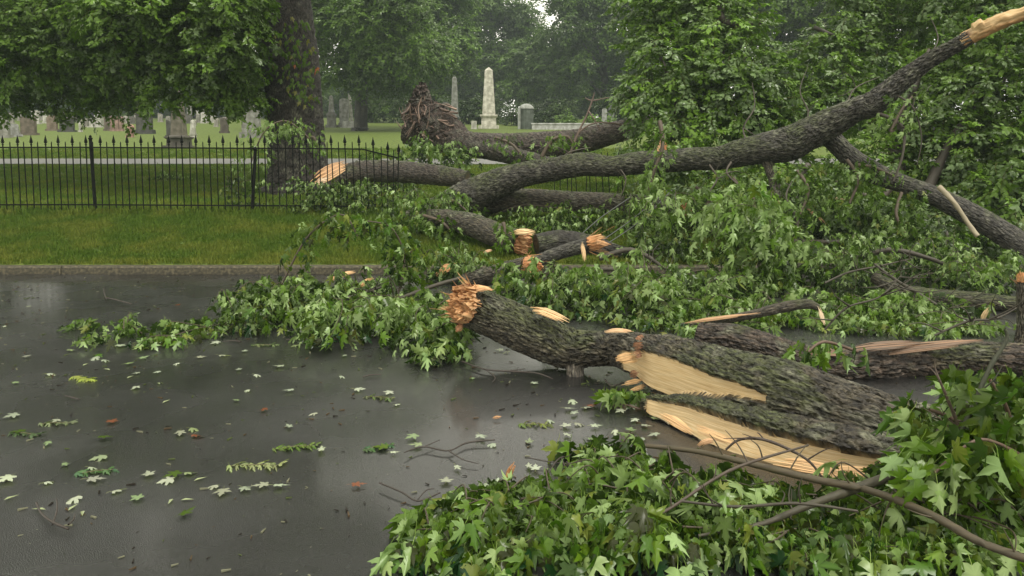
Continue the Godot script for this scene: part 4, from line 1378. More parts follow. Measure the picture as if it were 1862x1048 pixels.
	o = k[0][0]
	o.y = hgt(o.x, -o.z)
	t = thing("broken_branch", "short brown limb whose frayed orange end faces right", "branch", o)
	trunk_part(t, k, 32, 60, {"amp": 0.012, "moss": 0.3, "seed": 18.0}, "bark")
	torn_end(t, at(962, 486, 9.05), Vector3(0.8, 0.05, 0.9), 0.135, 0.12, lin(0.55, 0.26, 0.11))
	mi("split_wood", shard_mesh(loc(t, at(955, 496, 8.9)), loc(t, at(992, 502, 8.85)), 0.05, 0.02, Vector3(0, 0.5, 1), lin(0.62, 0.4, 0.2)), M.wood_v, t)

	# second log behind the split one
	k = px_path([[1270, 612, 6.05, 24], [1340, 622, 5.9, 30], [1420, 648, 5.75, 33], [1500, 668, 5.6, 34], [1590, 665, 5.6, 36], [1680, 656, 5.65, 34], [1770, 652, 5.6, 30], [1880, 655, 5.5, 30]])
	o = k[3][0]
	o.y = 0.0
	t = thing("log", "brown log with lifted bark lying behind the split log", "log", o)
	trunk_part(t, k, 72, 300, {"amp": 0.014, "moss": 0.15, "fr": 0.9, "seed": 19.0, "lump": 0.10, "color": lin(0.105, 0.078, 0.056)}, "bark")
	for q in [[1540, 636, 1690, 626], [1590, 643, 1790, 622], [1460, 640, 1540, 646]]:
		mi("bark_flake", shard_mesh(loc(t, at(q[0], q[1], 5.48)), loc(t, at(q[2], q[3], 5.5)), 0.07, 0.012, Vector3(0, 0.8, 0.6), lin(0.125, 0.092, 0.065)), M.wood_v, t)

	# mossy branch at the right and others half buried
	k = px_path([[1590, 505, 8.6, 10], [1640, 530, 8.3, 15], [1700, 542, 8.1, 17], [1770, 546, 8.0, 16], [1840, 552, 7.9, 14], [1900, 550, 7.8, 14]])
	o = k[2][0]
	o.y = 0.0
	t = thing("fallen_limb", "mossy green branch lying in leaves near the right edge", "limb", o)
	trunk_part(t, k, 32, 120, {"amp": 0.008, "moss": 0.95, "seed": 20.0}, "bark")
	k = px_path([[1380, 480, 10.0, 9], [1430, 487, 9.8, 11], [1500, 490, 9.6, 11], [1580, 484, 9.4, 9]])
	o = k[1][0]
	o.y = 0.0
	t = thing("fallen_limb", "thin grey branch half buried in the leaves right of centre", "limb", o)
	trunk_part(t, k, 24, 60, {"amp": 0.008, "moss": 0.5, "seed": 21.0}, "bark")
	# elbowed stick with bare end
	k = px_path([[1240, 590, 6.9, 3], [1300, 585, 6.85, 6], [1360, 574, 6.8, 8], [1420, 560, 6.75, 10], [1465, 553, 6.7, 9], [1490, 560, 6.65, 6]])
	o = k[0][0]
	o.y = 0.0
	t = thing("broken_branch", "elbowed stick with bare tan end lying over leaves behind the split log", "branch", o)
	trunk_part(t, k, 20, 80, {"amp": 0.004, "moss": 0.1, "seed": 23.0, "lump": 0.05}, "bark")
	mi("bare_wood", shard_mesh(loc(t, at(1240, 588, 6.86)), loc(t, at(1385, 570, 6.74)), 0.035, 0.012, Vector3(0, 0.7, 0.7), lin(0.40, 0.26, 0.14)), M.wood_v, t)
	mi("bare_wood", shard_mesh(loc(t, at(1488, 556, 6.6)), loc(t, at(1500, 596, 6.5)), 0.035, 0.012, Vector3(0, 0.3, 1), lin(0.62, 0.50, 0.33)), M.wood_v, t)
	# upright snapped stem at the right edge
	t = thing("broken_branch", "upright snapped grey stem with an orange top at the right edge", "branch", Vector3(at(1866, 560, 6.6).x, 0, -6.6))
	trunk_part(t, [[Vector3(at(1866, 560, 6.6).x, -0.02, -6.6), 0.075], [at(1866, 590, 6.6), 0.07], [at(1864, 512, 6.6), 0.065]], 28, 50, {"amp": 0.006, "moss": 0.1, "seed": 22.0}, "bark")
	torn_end(t, at(1864, 512, 6.6), Vector3(-0.2, 1, 0.1), 0.06, 0.07, lin(0.5, 0.25, 0.1))

func tip_mesh(ks: Array) -> ArrayMesh:
	var pts := spline(ks, 90)
	var v := PackedVector3Array()
	var uv := PackedVector2Array()
	var col := PackedColorArray()
	var ix := PackedInt32Array()
	var ns := 28
	for i in 90:
		var p: Vector3 = pts[i][0]
		var r: float = pts[i][1]
		var t: Vector3 = (Vector3(pts[mini(i + 1, 89)][0]) - Vector3(pts[maxi(i - 1, 0)][0])).normalized()
		var f := (Vector3.BACK - t * t.z).normalized()
		var up := t.cross(f)
		if up.y < 0:
			up = -up
		for j in ns + 1:
			var th := TAU * (j % ns) / ns
			var g := n3.get_noise_3d(cos(th) * 30.0, sin(th) * 30.0, i * 0.5)
			var rr := r * (0.85 + 0.35 * g)
			if i > 14 and i < 26 and sin(th) > 0.5:
				rr *= 1.35
			v.append(p + (f * cos(th) + up * sin(th)) * rr)
			uv.append(Vector2(float(j) / ns, i * 0.02))
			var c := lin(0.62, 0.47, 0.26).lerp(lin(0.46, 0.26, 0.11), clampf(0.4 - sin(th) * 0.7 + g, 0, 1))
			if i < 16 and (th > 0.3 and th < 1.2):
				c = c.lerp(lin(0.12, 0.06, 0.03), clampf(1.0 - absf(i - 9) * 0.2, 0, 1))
			c.a = 1.0
			col.append(c)
	for i in 89:
		for j in ns:
			var a := i * (ns + 1) + j
			ix.append_array(PackedInt32Array([a, a + ns + 1, a + 1, a + 1, a + ns + 1, a + ns + 2]))
	return commit(v, uv, col, ix)

# the split log in the foreground
func split_log() -> void:
	rng.seed = 800
	var k := px_path([[844, 554, 6.2, 38], [880, 568, 6.1, 39], [935, 592, 5.95, 41], [990, 616, 5.8, 41], [1035, 634, 5.68, 38], [1075, 634, 5.6, 33], [1119, 636, 5.5, 30], [1165, 646, 5.28, 40], [1225, 668, 4.97, 58], [1310, 696, 4.65, 66], [1420, 726, 4.33, 74], [1530, 764, 4.07, 74], [1640, 798, 3.88, 74], [1760, 826, 3.72, 72]])
	var o: Vector3 = at(1045, 700, 5.65)
	o.y = 0.0
	var t := thing("split_log", "big split log lying across the road, its broken end towards the left", "log", o)
	var p := shift(k, t)
	var cut := {"from": 0.518, "to": 0.775, "lo": [-100, -92, -72, -40, -14, 0, 6], "hi": [18, 28, 34, 34, 30, 26, 18], "mid": 0, "depth": 0.72}
	var r := limb(p, 150, 420, {"amp": 0.017, "moss": 0.40, "fr": 1.05, "lump": 0.07, "cuts": [cut], "seed": 30.0})
	mi("bark", r[0], M.bark, t)
	mi("split_face", r[1], M.split_wood, t)
	# stub under the belly that it stands on
	trunk_part(t, px_path([[1046, 655, 5.62, 20], [1046, 676, 5.58, 17], [1047, 692, 5.55, 18]]), 20, 16, {"amp": 0.006, "moss": 0.1, "seed": 31.0, "color": lin(0.17, 0.15, 0.12)}, "stub")
	torn_end(t, at(846, 553, 6.04), Vector3(-0.72, 0.3, 0.72), 0.165, 0.10, lin(0.50, 0.27, 0.12), "splintered_end", 60)
	mi("sliver", shard_mesh(loc(t, at(838, 524, 6.1)), loc(t, at(902, 533, 5.95)), 0.075, 0.03, Vector3(0, 1, 0.5), lin(0.60, 0.36, 0.18)), M.wood_v, t)
	mi("sliver", shard_mesh(loc(t, at(842, 590, 6.0)), loc(t, at(828, 604, 5.98)), 0.05, 0.02, Vector3(0, 0.3, 1), lin(0.36, 0.17, 0.08)), M.wood_v, t)
	mi("sliver", shard_mesh(loc(t, at(960, 558, 5.78)), loc(t, at(1038, 592, 5.55)), 0.085, 0.02, Vector3(0.1, 0.9, 0.5), lin(0.66, 0.46, 0.24)), M.wood_v, t)
	mi("sliver", shard_mesh(loc(t, at(1098, 603, 5.4)), loc(t, at(1150, 606, 5.3)), 0.05, 0.014, Vector3(0, 1, 0.4), lin(0.66, 0.47, 0.28)), M.wood_v, t)
	for q in [[1156, 645, 1116, 655, 0.05], [1165, 652, 1122, 658, 0.045], [1172, 690, 1130, 700, 0.03], [1180, 700, 1142, 712, 0.03], [1185, 715, 1262, 728, 0.045]]:
		mi("sliver", shard_mesh(loc(t, at(q[0], q[1], 5.05)), loc(t, at(q[2], q[3], 5.05)), q[4], 0.014, Vector3(0, 0.5, 1), lin(0.60, 0.38, 0.17)), M.wood_v, t)
	for q in [[1150, 632, 1172, 626], [1160, 612, 1168, 622], [1145, 684, 1165, 676], [1168, 640, 1150, 650]]:
		mi("torn_bark", shard_mesh(loc(t, at(q[0], q[1], 5.05)), loc(t, at(q[2], q[3], 5.0)), 0.05, 0.02, Vector3(0, 0.4, 1), lin(0.16, 0.07, 0.035)), M.wood_v, t)
	# the half torn off along its length
	k = px_path([[1172, 733, 4.72, 12], [1200, 740, 4.62, 22], [1250, 752, 4.45, 33], [1310, 774, 4.25, 45], [1380, 797, 4.08, 53], [1460, 818, 3.92, 58], [1550, 836, 3.78, 58], [1640, 848, 3.66, 52], [1720, 856, 3.58, 40]])
	var o2: Vector3 = at(1310, 800, 4.27)
	o2.y = 0.0
	var t2 := thing("split_log", "mossy half torn off the big log along its length, pale inner wood facing out", "log", o2)
	cut = {"from": 0.06, "to": 0.97, "lo": [-115, -120, -120, -120, -120], "hi": [62, 52, 46, 42, 38, 26], "mid": 18, "depth": 0.52}
	r = limb(shift(k, t2), 120, 300, {"amp": 0.014, "moss": 0.72, "fr": 1.05, "lump": 0.08, "cuts": [cut], "seed": 33.0})
	mi("bark", r[0], M.bark, t2)
	mi("split_face", r[1], M.split_wood, t2)
	for q in [[1200, 752, 1260, 790, 0.05], [1250, 772, 1350, 815, 0.04], [1400, 838, 1560, 868, 0.06], [1480, 856, 1620, 862, 0.05]]:
		mi("sliver", shard_mesh(loc(t2, at(q[0], q[1], 4.05 if q[0] < 1300 else 3.68)), loc(t2, at(q[2], q[3], 4.0 if q[0] < 1300 else 3.6)), q[4], 0.012, Vector3(0, 0.7, 0.8), lin(0.58, 0.38, 0.18)), M.wood_v, t2)
	mi("wood_chip", shard_mesh(at(1270, 810, 3.97), at(1305, 806, 3.95), 0.06, 0.015, Vector3.UP, lin(0.55, 0.35, 0.2)), M.wood_v, self).set_meta("label", "pale wood chip under the torn-off half of the log")

# ---------------------------------------------------------------- leafy debris
func debris() -> void:
	rng.seed = 900
	# on the road at the left, from its tip inwards
	fallen("thin outermost leafy tip lying flattest on the wet road at the left", 225, 640, 270, 28, 0.9, 110, {"pale": 0.35, "tone": 0.35, "parts": 70, "more": [[150, 610, 110, 14, 0.3, 22], [320, 615, 110, 30, 0.5, 40]]})
	fallen("dark bushy clump rising where the leafy strip meets the road kerb", 440, 612, 210, 62, 1.4, 380, {"pale": 0.22, "tone": 0.25, "parts": 80, "more": [[500, 560, 190, 48, 0.8, 160]]})
	fallen("broad low leaf bank in the middle of the left strip below the orange splinters", 600, 636, 230, 72, 1.7, 420, {"more": [[640, 545, 130, 42, 0.6, 130], [560, 560, 110, 40, 0.6, 100]], "size": 0.095, "pale": 0.5, "tone": 0.28, "parts": 100})
	fallen("leaf bank spilling left of the log's broken end", 765, 650, 210, 74, 1.6, 360, {"size": 0.095, "pale": 0.5, "tone": 0.3, "parts": 100, "more": [[790, 668, 130, 40, 0.4, 70]]})
	fallen("leafy heap on the kerb above the broken end of the split log", 830, 520, 150, 60, 1.0, 280, {"pale": 0.34, "tone": 0.38})
	# arching sprigs that stand above the strip
	for q in [["dark leafy sprig arching up over the kerb, left of two", [[470, 590, 8.2, 2.5], [510, 520, 8.3, 2.2], [560, 430, 8.4, 1.8], [620, 390, 8.4, 1.4], [650, 430, 8.4, 1.5]], 110, 0.24], ["dark leafy sprig arching up over the kerb, right of two", [[700, 600, 7.8, 2.5], [722, 540, 7.9, 2.2], [735, 470, 8.0, 1.8], [712, 415, 8.0, 1.4], [668, 402, 8.0, 1.0]], 130, 0.2], ["leafy sprig tipped over between the two arching ones", [[760, 590, 8.0, 2.4], [745, 520, 8.1, 2], [740, 470, 8.2, 1.6], [760, 450, 8.2, 2]], 90, 0.26]]:
		var ks := px_path(q[1])
		var o: Vector3 = ks[0][0]
		o.y = 0
		var t := thing("leafy_sprig", q[0], "branch", o)
		mi("stem", twig_mesh(shift(ks, t), 7, 24, lin(0.06, 0.045, 0.03)), M.wood_v, t)
		leafy(t, hang(ks, int(q[2] * 1.7), 0.1, q[3] * 0.85, 0.16, 0.45), 90)
	# middle field between the logs
	fallen("leaf bank right behind the raised end of the split log", 1000, 588, 250, 86, 1.5, 500, {"size": 0.095, "pale": 0.45, "tone": 0.28, "parts": 110})
	fallen("leaf bank above the middle of the split log", 1170, 592, 270, 86, 1.6, 520, {"size": 0.092, "pale": 0.5, "tone": 0.35, "parts": 110})
	fallen("leafy branch with long hanging leaves beside the grey cables", 1225, 492, 190, 120, 1.1, 300, {"size": 0.12, "pale": 0.6, "tone": 0.5})
	fallen("bright leafy branch with large drooping leaves in the middle of the tangle", 1385, 545, 220, 175, 1.2, 500, {"size": 0.13, "pale": 0.62, "tone": 0.85, "parts": 60})
	fallen("low leaf bank under the elbowed stick", 1390, 598, 300, 40, 0.9, 330, {"pale": 0.4, "tone": 0.5, "parts": 80})
	fallen("dark leaf bank right of the bright drooping branch", 1560, 548, 230, 110, 1.5, 520, {"pale": 0.4, "tone": 0.25})
	fallen("leaf bank climbing towards the drooping heavy branch", 1700, 530, 260, 92, 1.5, 460, {"pale": 0.42, "tone": 0.2})
	fallen("tall leaf bank against the right edge behind the brown log", 1840, 565, 180, 90, 1.3, 320, {"pale": 0.4, "tone": 0.28})
	fallen("flat scatter of wet leaves behind the brown log", 1690, 618, 360, 22, 0.9, 300, {"pale": 0.6, "tone": 0.55, "parts": 90, "called": "leaf_litter"})
	fallen("trampled wet leaves on the road under the elbowed stick's bare end", 1270, 612, 320, 16, 0.8, 240, {"pale": 0.6, "tone": 0.4, "parts": 60, "called": "leaf_litter"})
	fallen("wet leaf scatter on the road between the elbowed stick and the brown log", 1500, 604, 280, 18, 0.9, 240, {"pale": 0.6, "tone": 0.4, "parts": 60, "called": "leaf_litter"})
	fallen("leafy mass at the right edge under the lower end of the drooping branch", 1820, 490, 200, 60, 1.6, 360, {"pale": 0.34, "tone": 0.2})
	fallen("loose leaf heap between the middle leaf bank and the elbowed stick", 1290, 560, 220, 55, 1.0, 260, {"size": 0.092, "pale": 0.45, "tone": 0.45})
	fallen("leafy twigs heaped over the road before the mossy branch", 1560, 588, 220, 48, 0.9, 240, {"size": 0.092, "pale": 0.5, "tone": 0.5})
	fallen("leafy twigs tumbled against the mossy branch near the snapped stem", 1730, 590, 230, 44, 0.9, 240, {"size": 0.092, "pale": 0.5, "tone": 0.45})
	fallen("leaves drifted over the left end of the brown log", 1350, 618, 120, 26, 0.4, 70, {"size": 0.09, "pale": 0.5, "tone": 0.45})
	fallen("leaves covering the ground behind the kerb logs", 1040, 436, 330, 44, 1.3, 420, {"pale": 0.36, "tone": 0.36})
	fallen("leaves under the dark lower limb towards the right", 1240, 425, 260, 60, 1.2, 360, {"pale": 0.36, "tone": 0.4})
	fallen("leafy mass below the stub of the long limb", 1440, 455, 250, 88, 1.5, 420, {"pale": 0.3, "tone": 0.22})
	fallen("leafy mass below the heavy drooping branch", 1640, 460, 250, 72, 1.5, 360, {"pale": 0.3, "tone": 0.15})
	fallen("small leafy branch between the two limbs", 1180, 352, 130, 34, 0.8, 120, {"pale": 0.45, "tone": 0.5, "d": 13.2})
	# behind and on the fence
	fallen("bluish dark leaf heap pressed against the fence", 615, 388, 270, 62, 1.1, 520, {"pale": 0.4, "tone": 0.12, "d": 13.85})
	fallen("leaf heap round the foot of the long limb", 775, 412, 190, 70, 1.2, 420, {"pale": 0.24, "tone": 0.4, "d": 12.3})
	fallen("leafy branch lying before the uprooted trunk", 790, 330, 170, 78, 1.5, 340, {"pale": 0.3, "tone": 0.38, "d": 19.0, "size": 0.15})
	fallen("leafy branch against the bent end of the fence", 690, 350, 150, 80, 1.2, 200, {"pale": 0.2, "tone": 0.3, "d": 17.0, "size": 0.14})
	fallen("small leafy spray on the lawn behind the fence", 150 * 2, 318, 90, 18, 0.8, 60, {"pale": 0.4, "tone": 0.4, "d": 20.5})
	fallen("brownish broken twigs and leaves at the leaning fence post", 440, 388, 90, 60, 0.6, 90, {"pale": 0.1, "tone": 0.1, "d": 14.6, "stems": 9})
	# hanging pale leaves before the big trunk
	for q in [["pale drooping leafy branch hanging in front of the big maple's trunk", [[560, 250, 15.4, 1.6], [520, 220, 15.3, 1.6], [480, 240, 15.2, 1.4], [455, 300, 15.1, 1]], 170, 0.36, 0.7, 0.7], ["pale leafy tuft on the right flank of the big maple's trunk", [[555, 255, 16.6, 3], [570, 250, 16.6, 3], [578, 275, 16.6, 2]], 34, 0.16, 0.85, 0.9], ["pale leaf spray drooping over the trunk behind the long limb", [[985, 285, 15.5, 4], [1005, 255, 15.5, 4], [1030, 248, 15.5, 3], [1045, 268, 15.5, 2]], 70, 0.28, 0.6, 0.6], ["strand of pale leaves hanging over the long limb", [[1200, 220, 11.9, 4], [1205, 265, 11.75, 4], [1190, 310, 11.7, 3], [1180, 345, 11.7, 2]], 90, 0.2, 0.6, 0.6], ["leaf tuft hanging over the kerb log's broken end", [[915, 405, 10.9, 4], [918, 420, 10.85, 3], [912, 445, 10.8, 2]], 30, 0.13, 0.4, 0.9], ["leafy strand hanging beneath the stub of the long limb", [[1380, 330, 11.2, 3], [1370, 365, 11.0, 3], [1385, 410, 10.9, 2]], 120, 0.3, 0.3, 0.6], ["leafy strand hanging left of the brown curved bark strip", [[1450, 310, 11.2, 3], [1470, 345, 11.0, 3], [1455, 390, 10.9, 2]], 130, 0.32, 0.25, 0.5], ["leafy strand draped over the start of the drooping branch", [[1540, 290, 11.0, 3], [1560, 325, 10.9, 3], [1545, 370, 10.8, 2]], 120, 0.3, 0.25, 0.5], ["leafy strand under the middle of the drooping branch", [[1640, 350, 10.6, 3], [1630, 390, 10.5, 3], [1650, 430, 10.4, 2]], 140, 0.32, 0.25, 0.4], ["leafy strand hanging in front of the dark lower limb", [[1265, 340, 12.3, 3], [1290, 360, 12.2, 3], [1275, 385, 12.1, 2]], 90, 0.28, 0.35, 0.6], ["leafy strand under the thick bend of the long limb", [[1330, 320, 11.7, 3], [1345, 345, 11.6, 3], [1325, 370, 11.5, 2]], 90, 0.26, 0.3, 0.55], ["leafy twig rising in front of the right part of the long limb", [[1620, 240, 10.4, 3], [1640, 200, 10.4, 2.5], [1660, 175, 10.4, 2]], 60, 0.28, 0.25, 0.5], ["leafy clump over the near foot of the long limb", [[790, 380, 12.9, 3], [820, 365, 12.9, 3], [850, 385, 12.8, 2]], 120, 0.34, 0.2, 0.5], ["leafy clump over the left end of the kerb log", [[770, 392, 12.2, 3], [800, 402, 12.0, 3], [820, 420, 11.9, 2]], 110, 0.3, 0.25, 0.5], ["leafy twig draped over the middle of the uprooted trunk", [[900, 250, 18.9, 3], [930, 262, 18.8, 3], [950, 285, 18.7, 2]], 50, 0.35, 0.3, 0.5], ["pale leaves on a bough above the drooping branch", [[1560, 300, 11.0, 4], [1590, 305, 10.95, 3], [1625, 320, 10.9, 2]], 40, 0.2, 0.7, 0.6]]:
		var ks := px_path(q[1])
		var o: Vector3 = ks[0][0]
		var t := thing("hanging_leafy_branch", q[0], "branch", o)
		mi("stem", twig_mesh(shift(ks, t), 6, 16, lin(0.08, 0.06, 0.04)), M.wood_v, t)
		leafy(t, hang(ks, int(q[2] * 1.5), 0.105, q[3], q[4] * 0.8, q[5] + 0.1), 0)

func tangle() -> void:
	rng.seed = 930
	for q in [["dark branch arching through the leaves right of the bright drooping branch", [[1500, 515, 8.4, 2], [1545, 495, 8.5, 2], [1600, 484, 8.6, 1.6], [1660, 470, 8.7, 1]]], ["bare dark branch slanting below the drooping branch", [[1560, 470, 9.2, 5], [1620, 455, 9.1, 5], [1690, 470, 9.0, 4], [1760, 500, 8.9, 2]]], ["thin dark branch running down from the drooping branch at the right", [[1720, 420, 9.4, 3], [1740, 470, 9.2, 3], [1775, 520, 9.0, 2], [1790, 560, 8.8, 1.2]]], ["crooked dark branch over the mossy branch at the right", [[1590, 480, 8.0, 2], [1630, 510, 7.9, 3], [1680, 540, 7.8, 3], [1730, 575, 7.6, 2]]], ["bare branch lying above the leaf bank behind the split log", [[1040, 500, 9.0, 3], [1110, 490, 8.9, 4], [1180, 505, 8.8, 4], [1250, 500, 8.7, 2]]], ["dark crooked branch right of the peeled pole", [[1090, 470, 9.9, 5], [1140, 455, 9.9, 5], [1175, 465, 9.8, 4], [1215, 490, 9.7, 3], [1270, 495, 9.6, 1.5]]], ["bare forked branch left of the brown curved bark strip", [[1440, 450, 10.6, 3], [1450, 400, 10.6, 3], [1430, 360, 10.7, 2], [1440, 330, 10.8, 1]]], ["long thin branch lying over the left leaf strip", [[470, 590, 7.6, 2], [540, 560, 7.7, 3], [620, 545, 7.8, 3], [700, 520, 8.0, 2]]], ["brown branch inside the leaf bank left of the log end", [[660, 560, 7.5, 3], [720, 545, 7.5, 4], [790, 520, 7.6, 4], [840, 505, 7.7, 3]]], ["thin branch rising behind the brown log", [[1500, 600, 6.3, 2], [1540, 560, 6.3, 2], [1600, 540, 6.3, 1.6], [1640, 500, 6.4, 0.8]]], ["dark twig before the upright snapped stem", [[1700, 610, 6.0, 2], [1760, 585, 6.0, 2.4], [1810, 580, 6.0, 2], [1850, 560, 6.0, 1]]], ["long dark branch in the shade under the long limb", [[1290, 420, 11.4, 6], [1360, 425, 11.2, 7], [1440, 440, 11.0, 6], [1530, 440, 10.8, 4]]]]:
		var ks := px_path(q[1])
		for k in ks:
			var p: Vector3 = k[0]
			p.y = maxf(p.y, hgt(p.x, -p.z) + 0.03)
			k[0] = p
		var b: Vector3 = ks[0][0]
		b.y = hgt(b.x, -b.z)
		var t := thing("bare_branch", q[0], "branch", b)
		mi("stem", twig_mesh(shift(ks, t), 8, 40, lin(0.04, 0.034, 0.022)), M.wood_v, t)
		var sp := spline(ks, 20)
		for i in 7:
			var p: Vector3 = sp[rng.randi_range(2, 18)][0]
			var e := p + Vector3(rng.randf_range(-0.35, 0.35), rng.randf_range(-0.1, 0.32), rng.randf_range(-0.1, 0.3))
			mi("twig", twig_mesh(shift([[p, 0.008], [p.lerp(e, 0.5) + rv() * 0.05, 0.005], [e, 0.002]], t), 5, 10, lin(0.04, 0.034, 0.022)), M.wood_v, t)

func foreground() -> void:
	rng.seed = 950
	# big leaves at the bottom of the frame
	var o := {"more_n": 1.35, "size": 0.092, "pale": 0.36, "tone": 0.36, "parts": 300, "stems": 26}
	fallen("leafy bough filling the bottom of the frame, pointed end on the road", 930, 1010, 330, 58, 0.6, 320, o.merged({"tone": 0.55, "more": [[830, 1040, 200, 40, 0.5, 130], [780, 1060, 180, 30, 0.3, 70], [960, 1075, 420, 80, 0.6, 330]]}))
	fallen("leafy bough at the bottom centre below the split log", 1180, 970, 330, 58, 0.7, 320, o.merged({"more": [[1110, 870, 170, 40, 0.4, 90], [1250, 1060, 400, 90, 0.6, 330], [1180, 1010, 300, 80, 0.5, 160]]}))
	fallen("leafy bough at the bottom right under the diagonal brown branch", 1440, 1000, 360, 40, 0.6, 280, o.merged({"tone": 0.4, "more": [[1500, 1060, 420, 70, 0.6, 300], [1300, 915, 200, 16, 0.3, 60]]}))
	fallen("leafy bough in the bottom right corner of the frame", 1760, 1050, 380, 80, 0.8, 420, o.merged({"tone": 0.45, "more": [[1660, 985, 220, 42, 0.4, 130], [1700, 1075, 420, 70, 0.5, 260]]}))
	# the hanging clump over the right end of the split log
	for q in [["large-leaved clump hanging over the right end of the split log", [[1850, 930, 3.3, 7], [1790, 850, 3.25, 6], [1740, 770, 3.2, 5], [1690, 745, 3.2, 3]], 210, 0.17, 0.42], ["large-leaved clump at the right edge beside the upright twig", [[1870, 900, 3.2, 6], [1850, 820, 3.2, 5], [1830, 740, 3.15, 4], [1800, 690, 3.15, 3]], 240, 0.19, 0.36], ["spray of large maple leaves hanging over the brown log", [[1560, 640, 5.15, 3], [1500, 622, 5.1, 3], [1470, 640, 5.05, 2]], 30, 0.12, 0.5], ["row of large drooping leaves below the clump at the right edge", [[1860, 830, 3.0, 4], [1780, 800, 2.98, 3], [1700, 860, 2.96, 3]], 90, 0.14, 0.4], ["pale crumpled leaf spray by the torn edge of the split log", [[1165, 745, 4.75, 2], [1130, 735, 4.78, 2], [1105, 742, 4.8, 1.5]], 26, 0.06, 0.75]]:
		var ks := px_path(q[1])
		var b: Vector3 = ks[0][0]
		b.y = 0.0
		var t := thing("hanging_leafy_branch", q[0], "branch", b)
		mi("stem", twig_mesh(shift(ks, t), 7, 24, lin(0.10, 0.065, 0.045)), M.wood_v, t)
		leafy(t, hang(ks, int(q[2] * 1.3), 0.112, q[3], q[4] * 0.8, 0.62), 300)
	# bare branches over the foreground
	for q in [["long brown branch running diagonally to the bottom right corner", [[1175, 811, 3.75, 4], [1270, 822, 3.6, 5], [1370, 845, 3.42, 6], [1480, 872, 3.25, 7], [1580, 892, 3.1, 7], [1690, 935, 2.8, 8], [1780, 985, 2.62, 8], [1875, 1020, 2.5, 8]], lin(0.062, 0.050, 0.028)], ["dark branch crossing under the diagonal one", [[1650, 855, 3.3, 9], [1560, 888, 3.2, 9], [1470, 920, 3.1, 7], [1380, 955, 3.0, 5], [1270, 975, 2.95, 3]], lin(0.045, 0.040, 0.024)], ["thin straight twig leaning left over the bottom leaves", [[1470, 810, 3.4, 2], [1330, 855, 3.25, 3], [1210, 930, 3.1, 3], [1130, 965, 3.05, 3]], lin(0.06, 0.045, 0.032)], ["looped thin twig against the pale split wood", [[1320, 818, 3.6, 2], [1345, 800, 3.58, 2.5], [1385, 799, 3.55, 3], [1430, 815, 3.52, 3], [1470, 838, 3.48, 2.5], [1495, 868, 3.45, 2]], lin(0.05, 0.035, 0.025)], ["upright dark twig rising before the right edge", [[1740, 880, 3.1, 6], [1735, 820, 3.1, 5.5], [1770, 740, 3.1, 4.5], [1800, 670, 3.1, 4], [1830, 620, 3.1, 3.5], [1828, 598, 3.1, 2.5]], lin(0.045, 0.05, 0.03)], ["thin twig forking left of the upright dark twig", [[1735, 850, 3.12, 4], [1742, 780, 3.12, 3.5], [1725, 730, 3.12, 3], [1708, 690, 3.12, 2]], lin(0.07, 0.05, 0.035)], ["dark twig lying across the bottom right leaves", [[1240, 912, 3.1, 2.5], [1340, 922, 3.05, 3], [1450, 916, 3.0, 3], [1560, 930, 2.95, 2.5]], lin(0.04, 0.034, 0.022)]]:
		var ks := px_path(q[1])
		var b: Vector3 = ks[0][0]
		b.y = 0.0
		var t := thing("bare_branch", q[0], "branch", b)
		mi("stem", twig_mesh(shift(ks, t), 9, 60, q[2]), M.wood_v, t)
		for i in 5:
			var sp := spline(ks, 20)
			var p: Vector3 = sp[rng.randi_range(3, 18)][0]
			var e := p + Vector3(rng.randf_range(-0.12, 0.12), rng.randf_range(-0.02, 0.13), rng.randf_range(-0.08, 0.08))
			mi("twig", twig_mesh(shift([[p, 0.004], [p.lerp(e, 0.5) + rv() * 0.015, 0.003], [e, 0.0015]], t), 5, 8, q[2]), M.wood_v, t)
	# downed wires
	for q in [["upper of two grey wires strung down from the limb to the peeled pole", [[1215, 345, 11.7, 0.8], [1152, 397, 10.9, 0.8], [1096, 437, 10.0, 1.1]]], ["lower of two grey wires strung down from the limb to the peeled pole", [[1222, 346, 11.7, 1.1], [1164, 402, 10.9, 0.8], [1102, 445, 9.95, 1.1]]], ["short wire slanting in front of the dark lower limb", [[1145, 360, 12.2, 1], [1095, 394, 11.8, 1], [1055, 428, 11.3, 1]]]]:
		var ks := px_path(q[1])
		var o2: Vector3 = ks[2][0]
		var t := mi("wire", twig_mesh(ks, 6, 20, lin(0.2, 0.21, 0.2)), M.cable, self)
		t.set_meta("label", q[0])
		t.set_meta("category", "wire")
		t.set_meta("group", "downed wires")

# ---------------------------------------------------------------- small things on the road
func flat_leaf(label: String, px: float, py: float, c: Color, s: float, group: String) -> void:
	var p := gp(px, py)
	var a := rng.randf() * TAU
	var n := (Vector3.UP + rv() * 0.12).normalized()
	var xf := leaf_xf(Vector3.ZERO, Vector3(cos(a), 0, sin(a)), n, s)
	var lo := 0.0
	for q in [Vector3(0, 1, 0), Vector3(0.6, 0.45, 0), Vector3(-0.6, 0.45, 0), Vector3(0, 0, 0), Vector3(0, 1, -0.5)]:
		lo = minf(lo, (xf * q).y)
	xf.origin = p + Vector3(0, 0.005 - lo * 0.35, 0)
	xf.origin -= xf.basis.y * 0.5
	xf.origin.y = p.y + 0.005 - lo * 0.35
	var o := mi("maple_leaf", leaf_hi[[5, 6, 2, 5, 0][rng.randi() % 5]], leaf_mat(c), self, xf)
	o.set_meta("label", label)
	o.set_meta("category", "leaf")
	o.set_meta("group", group)

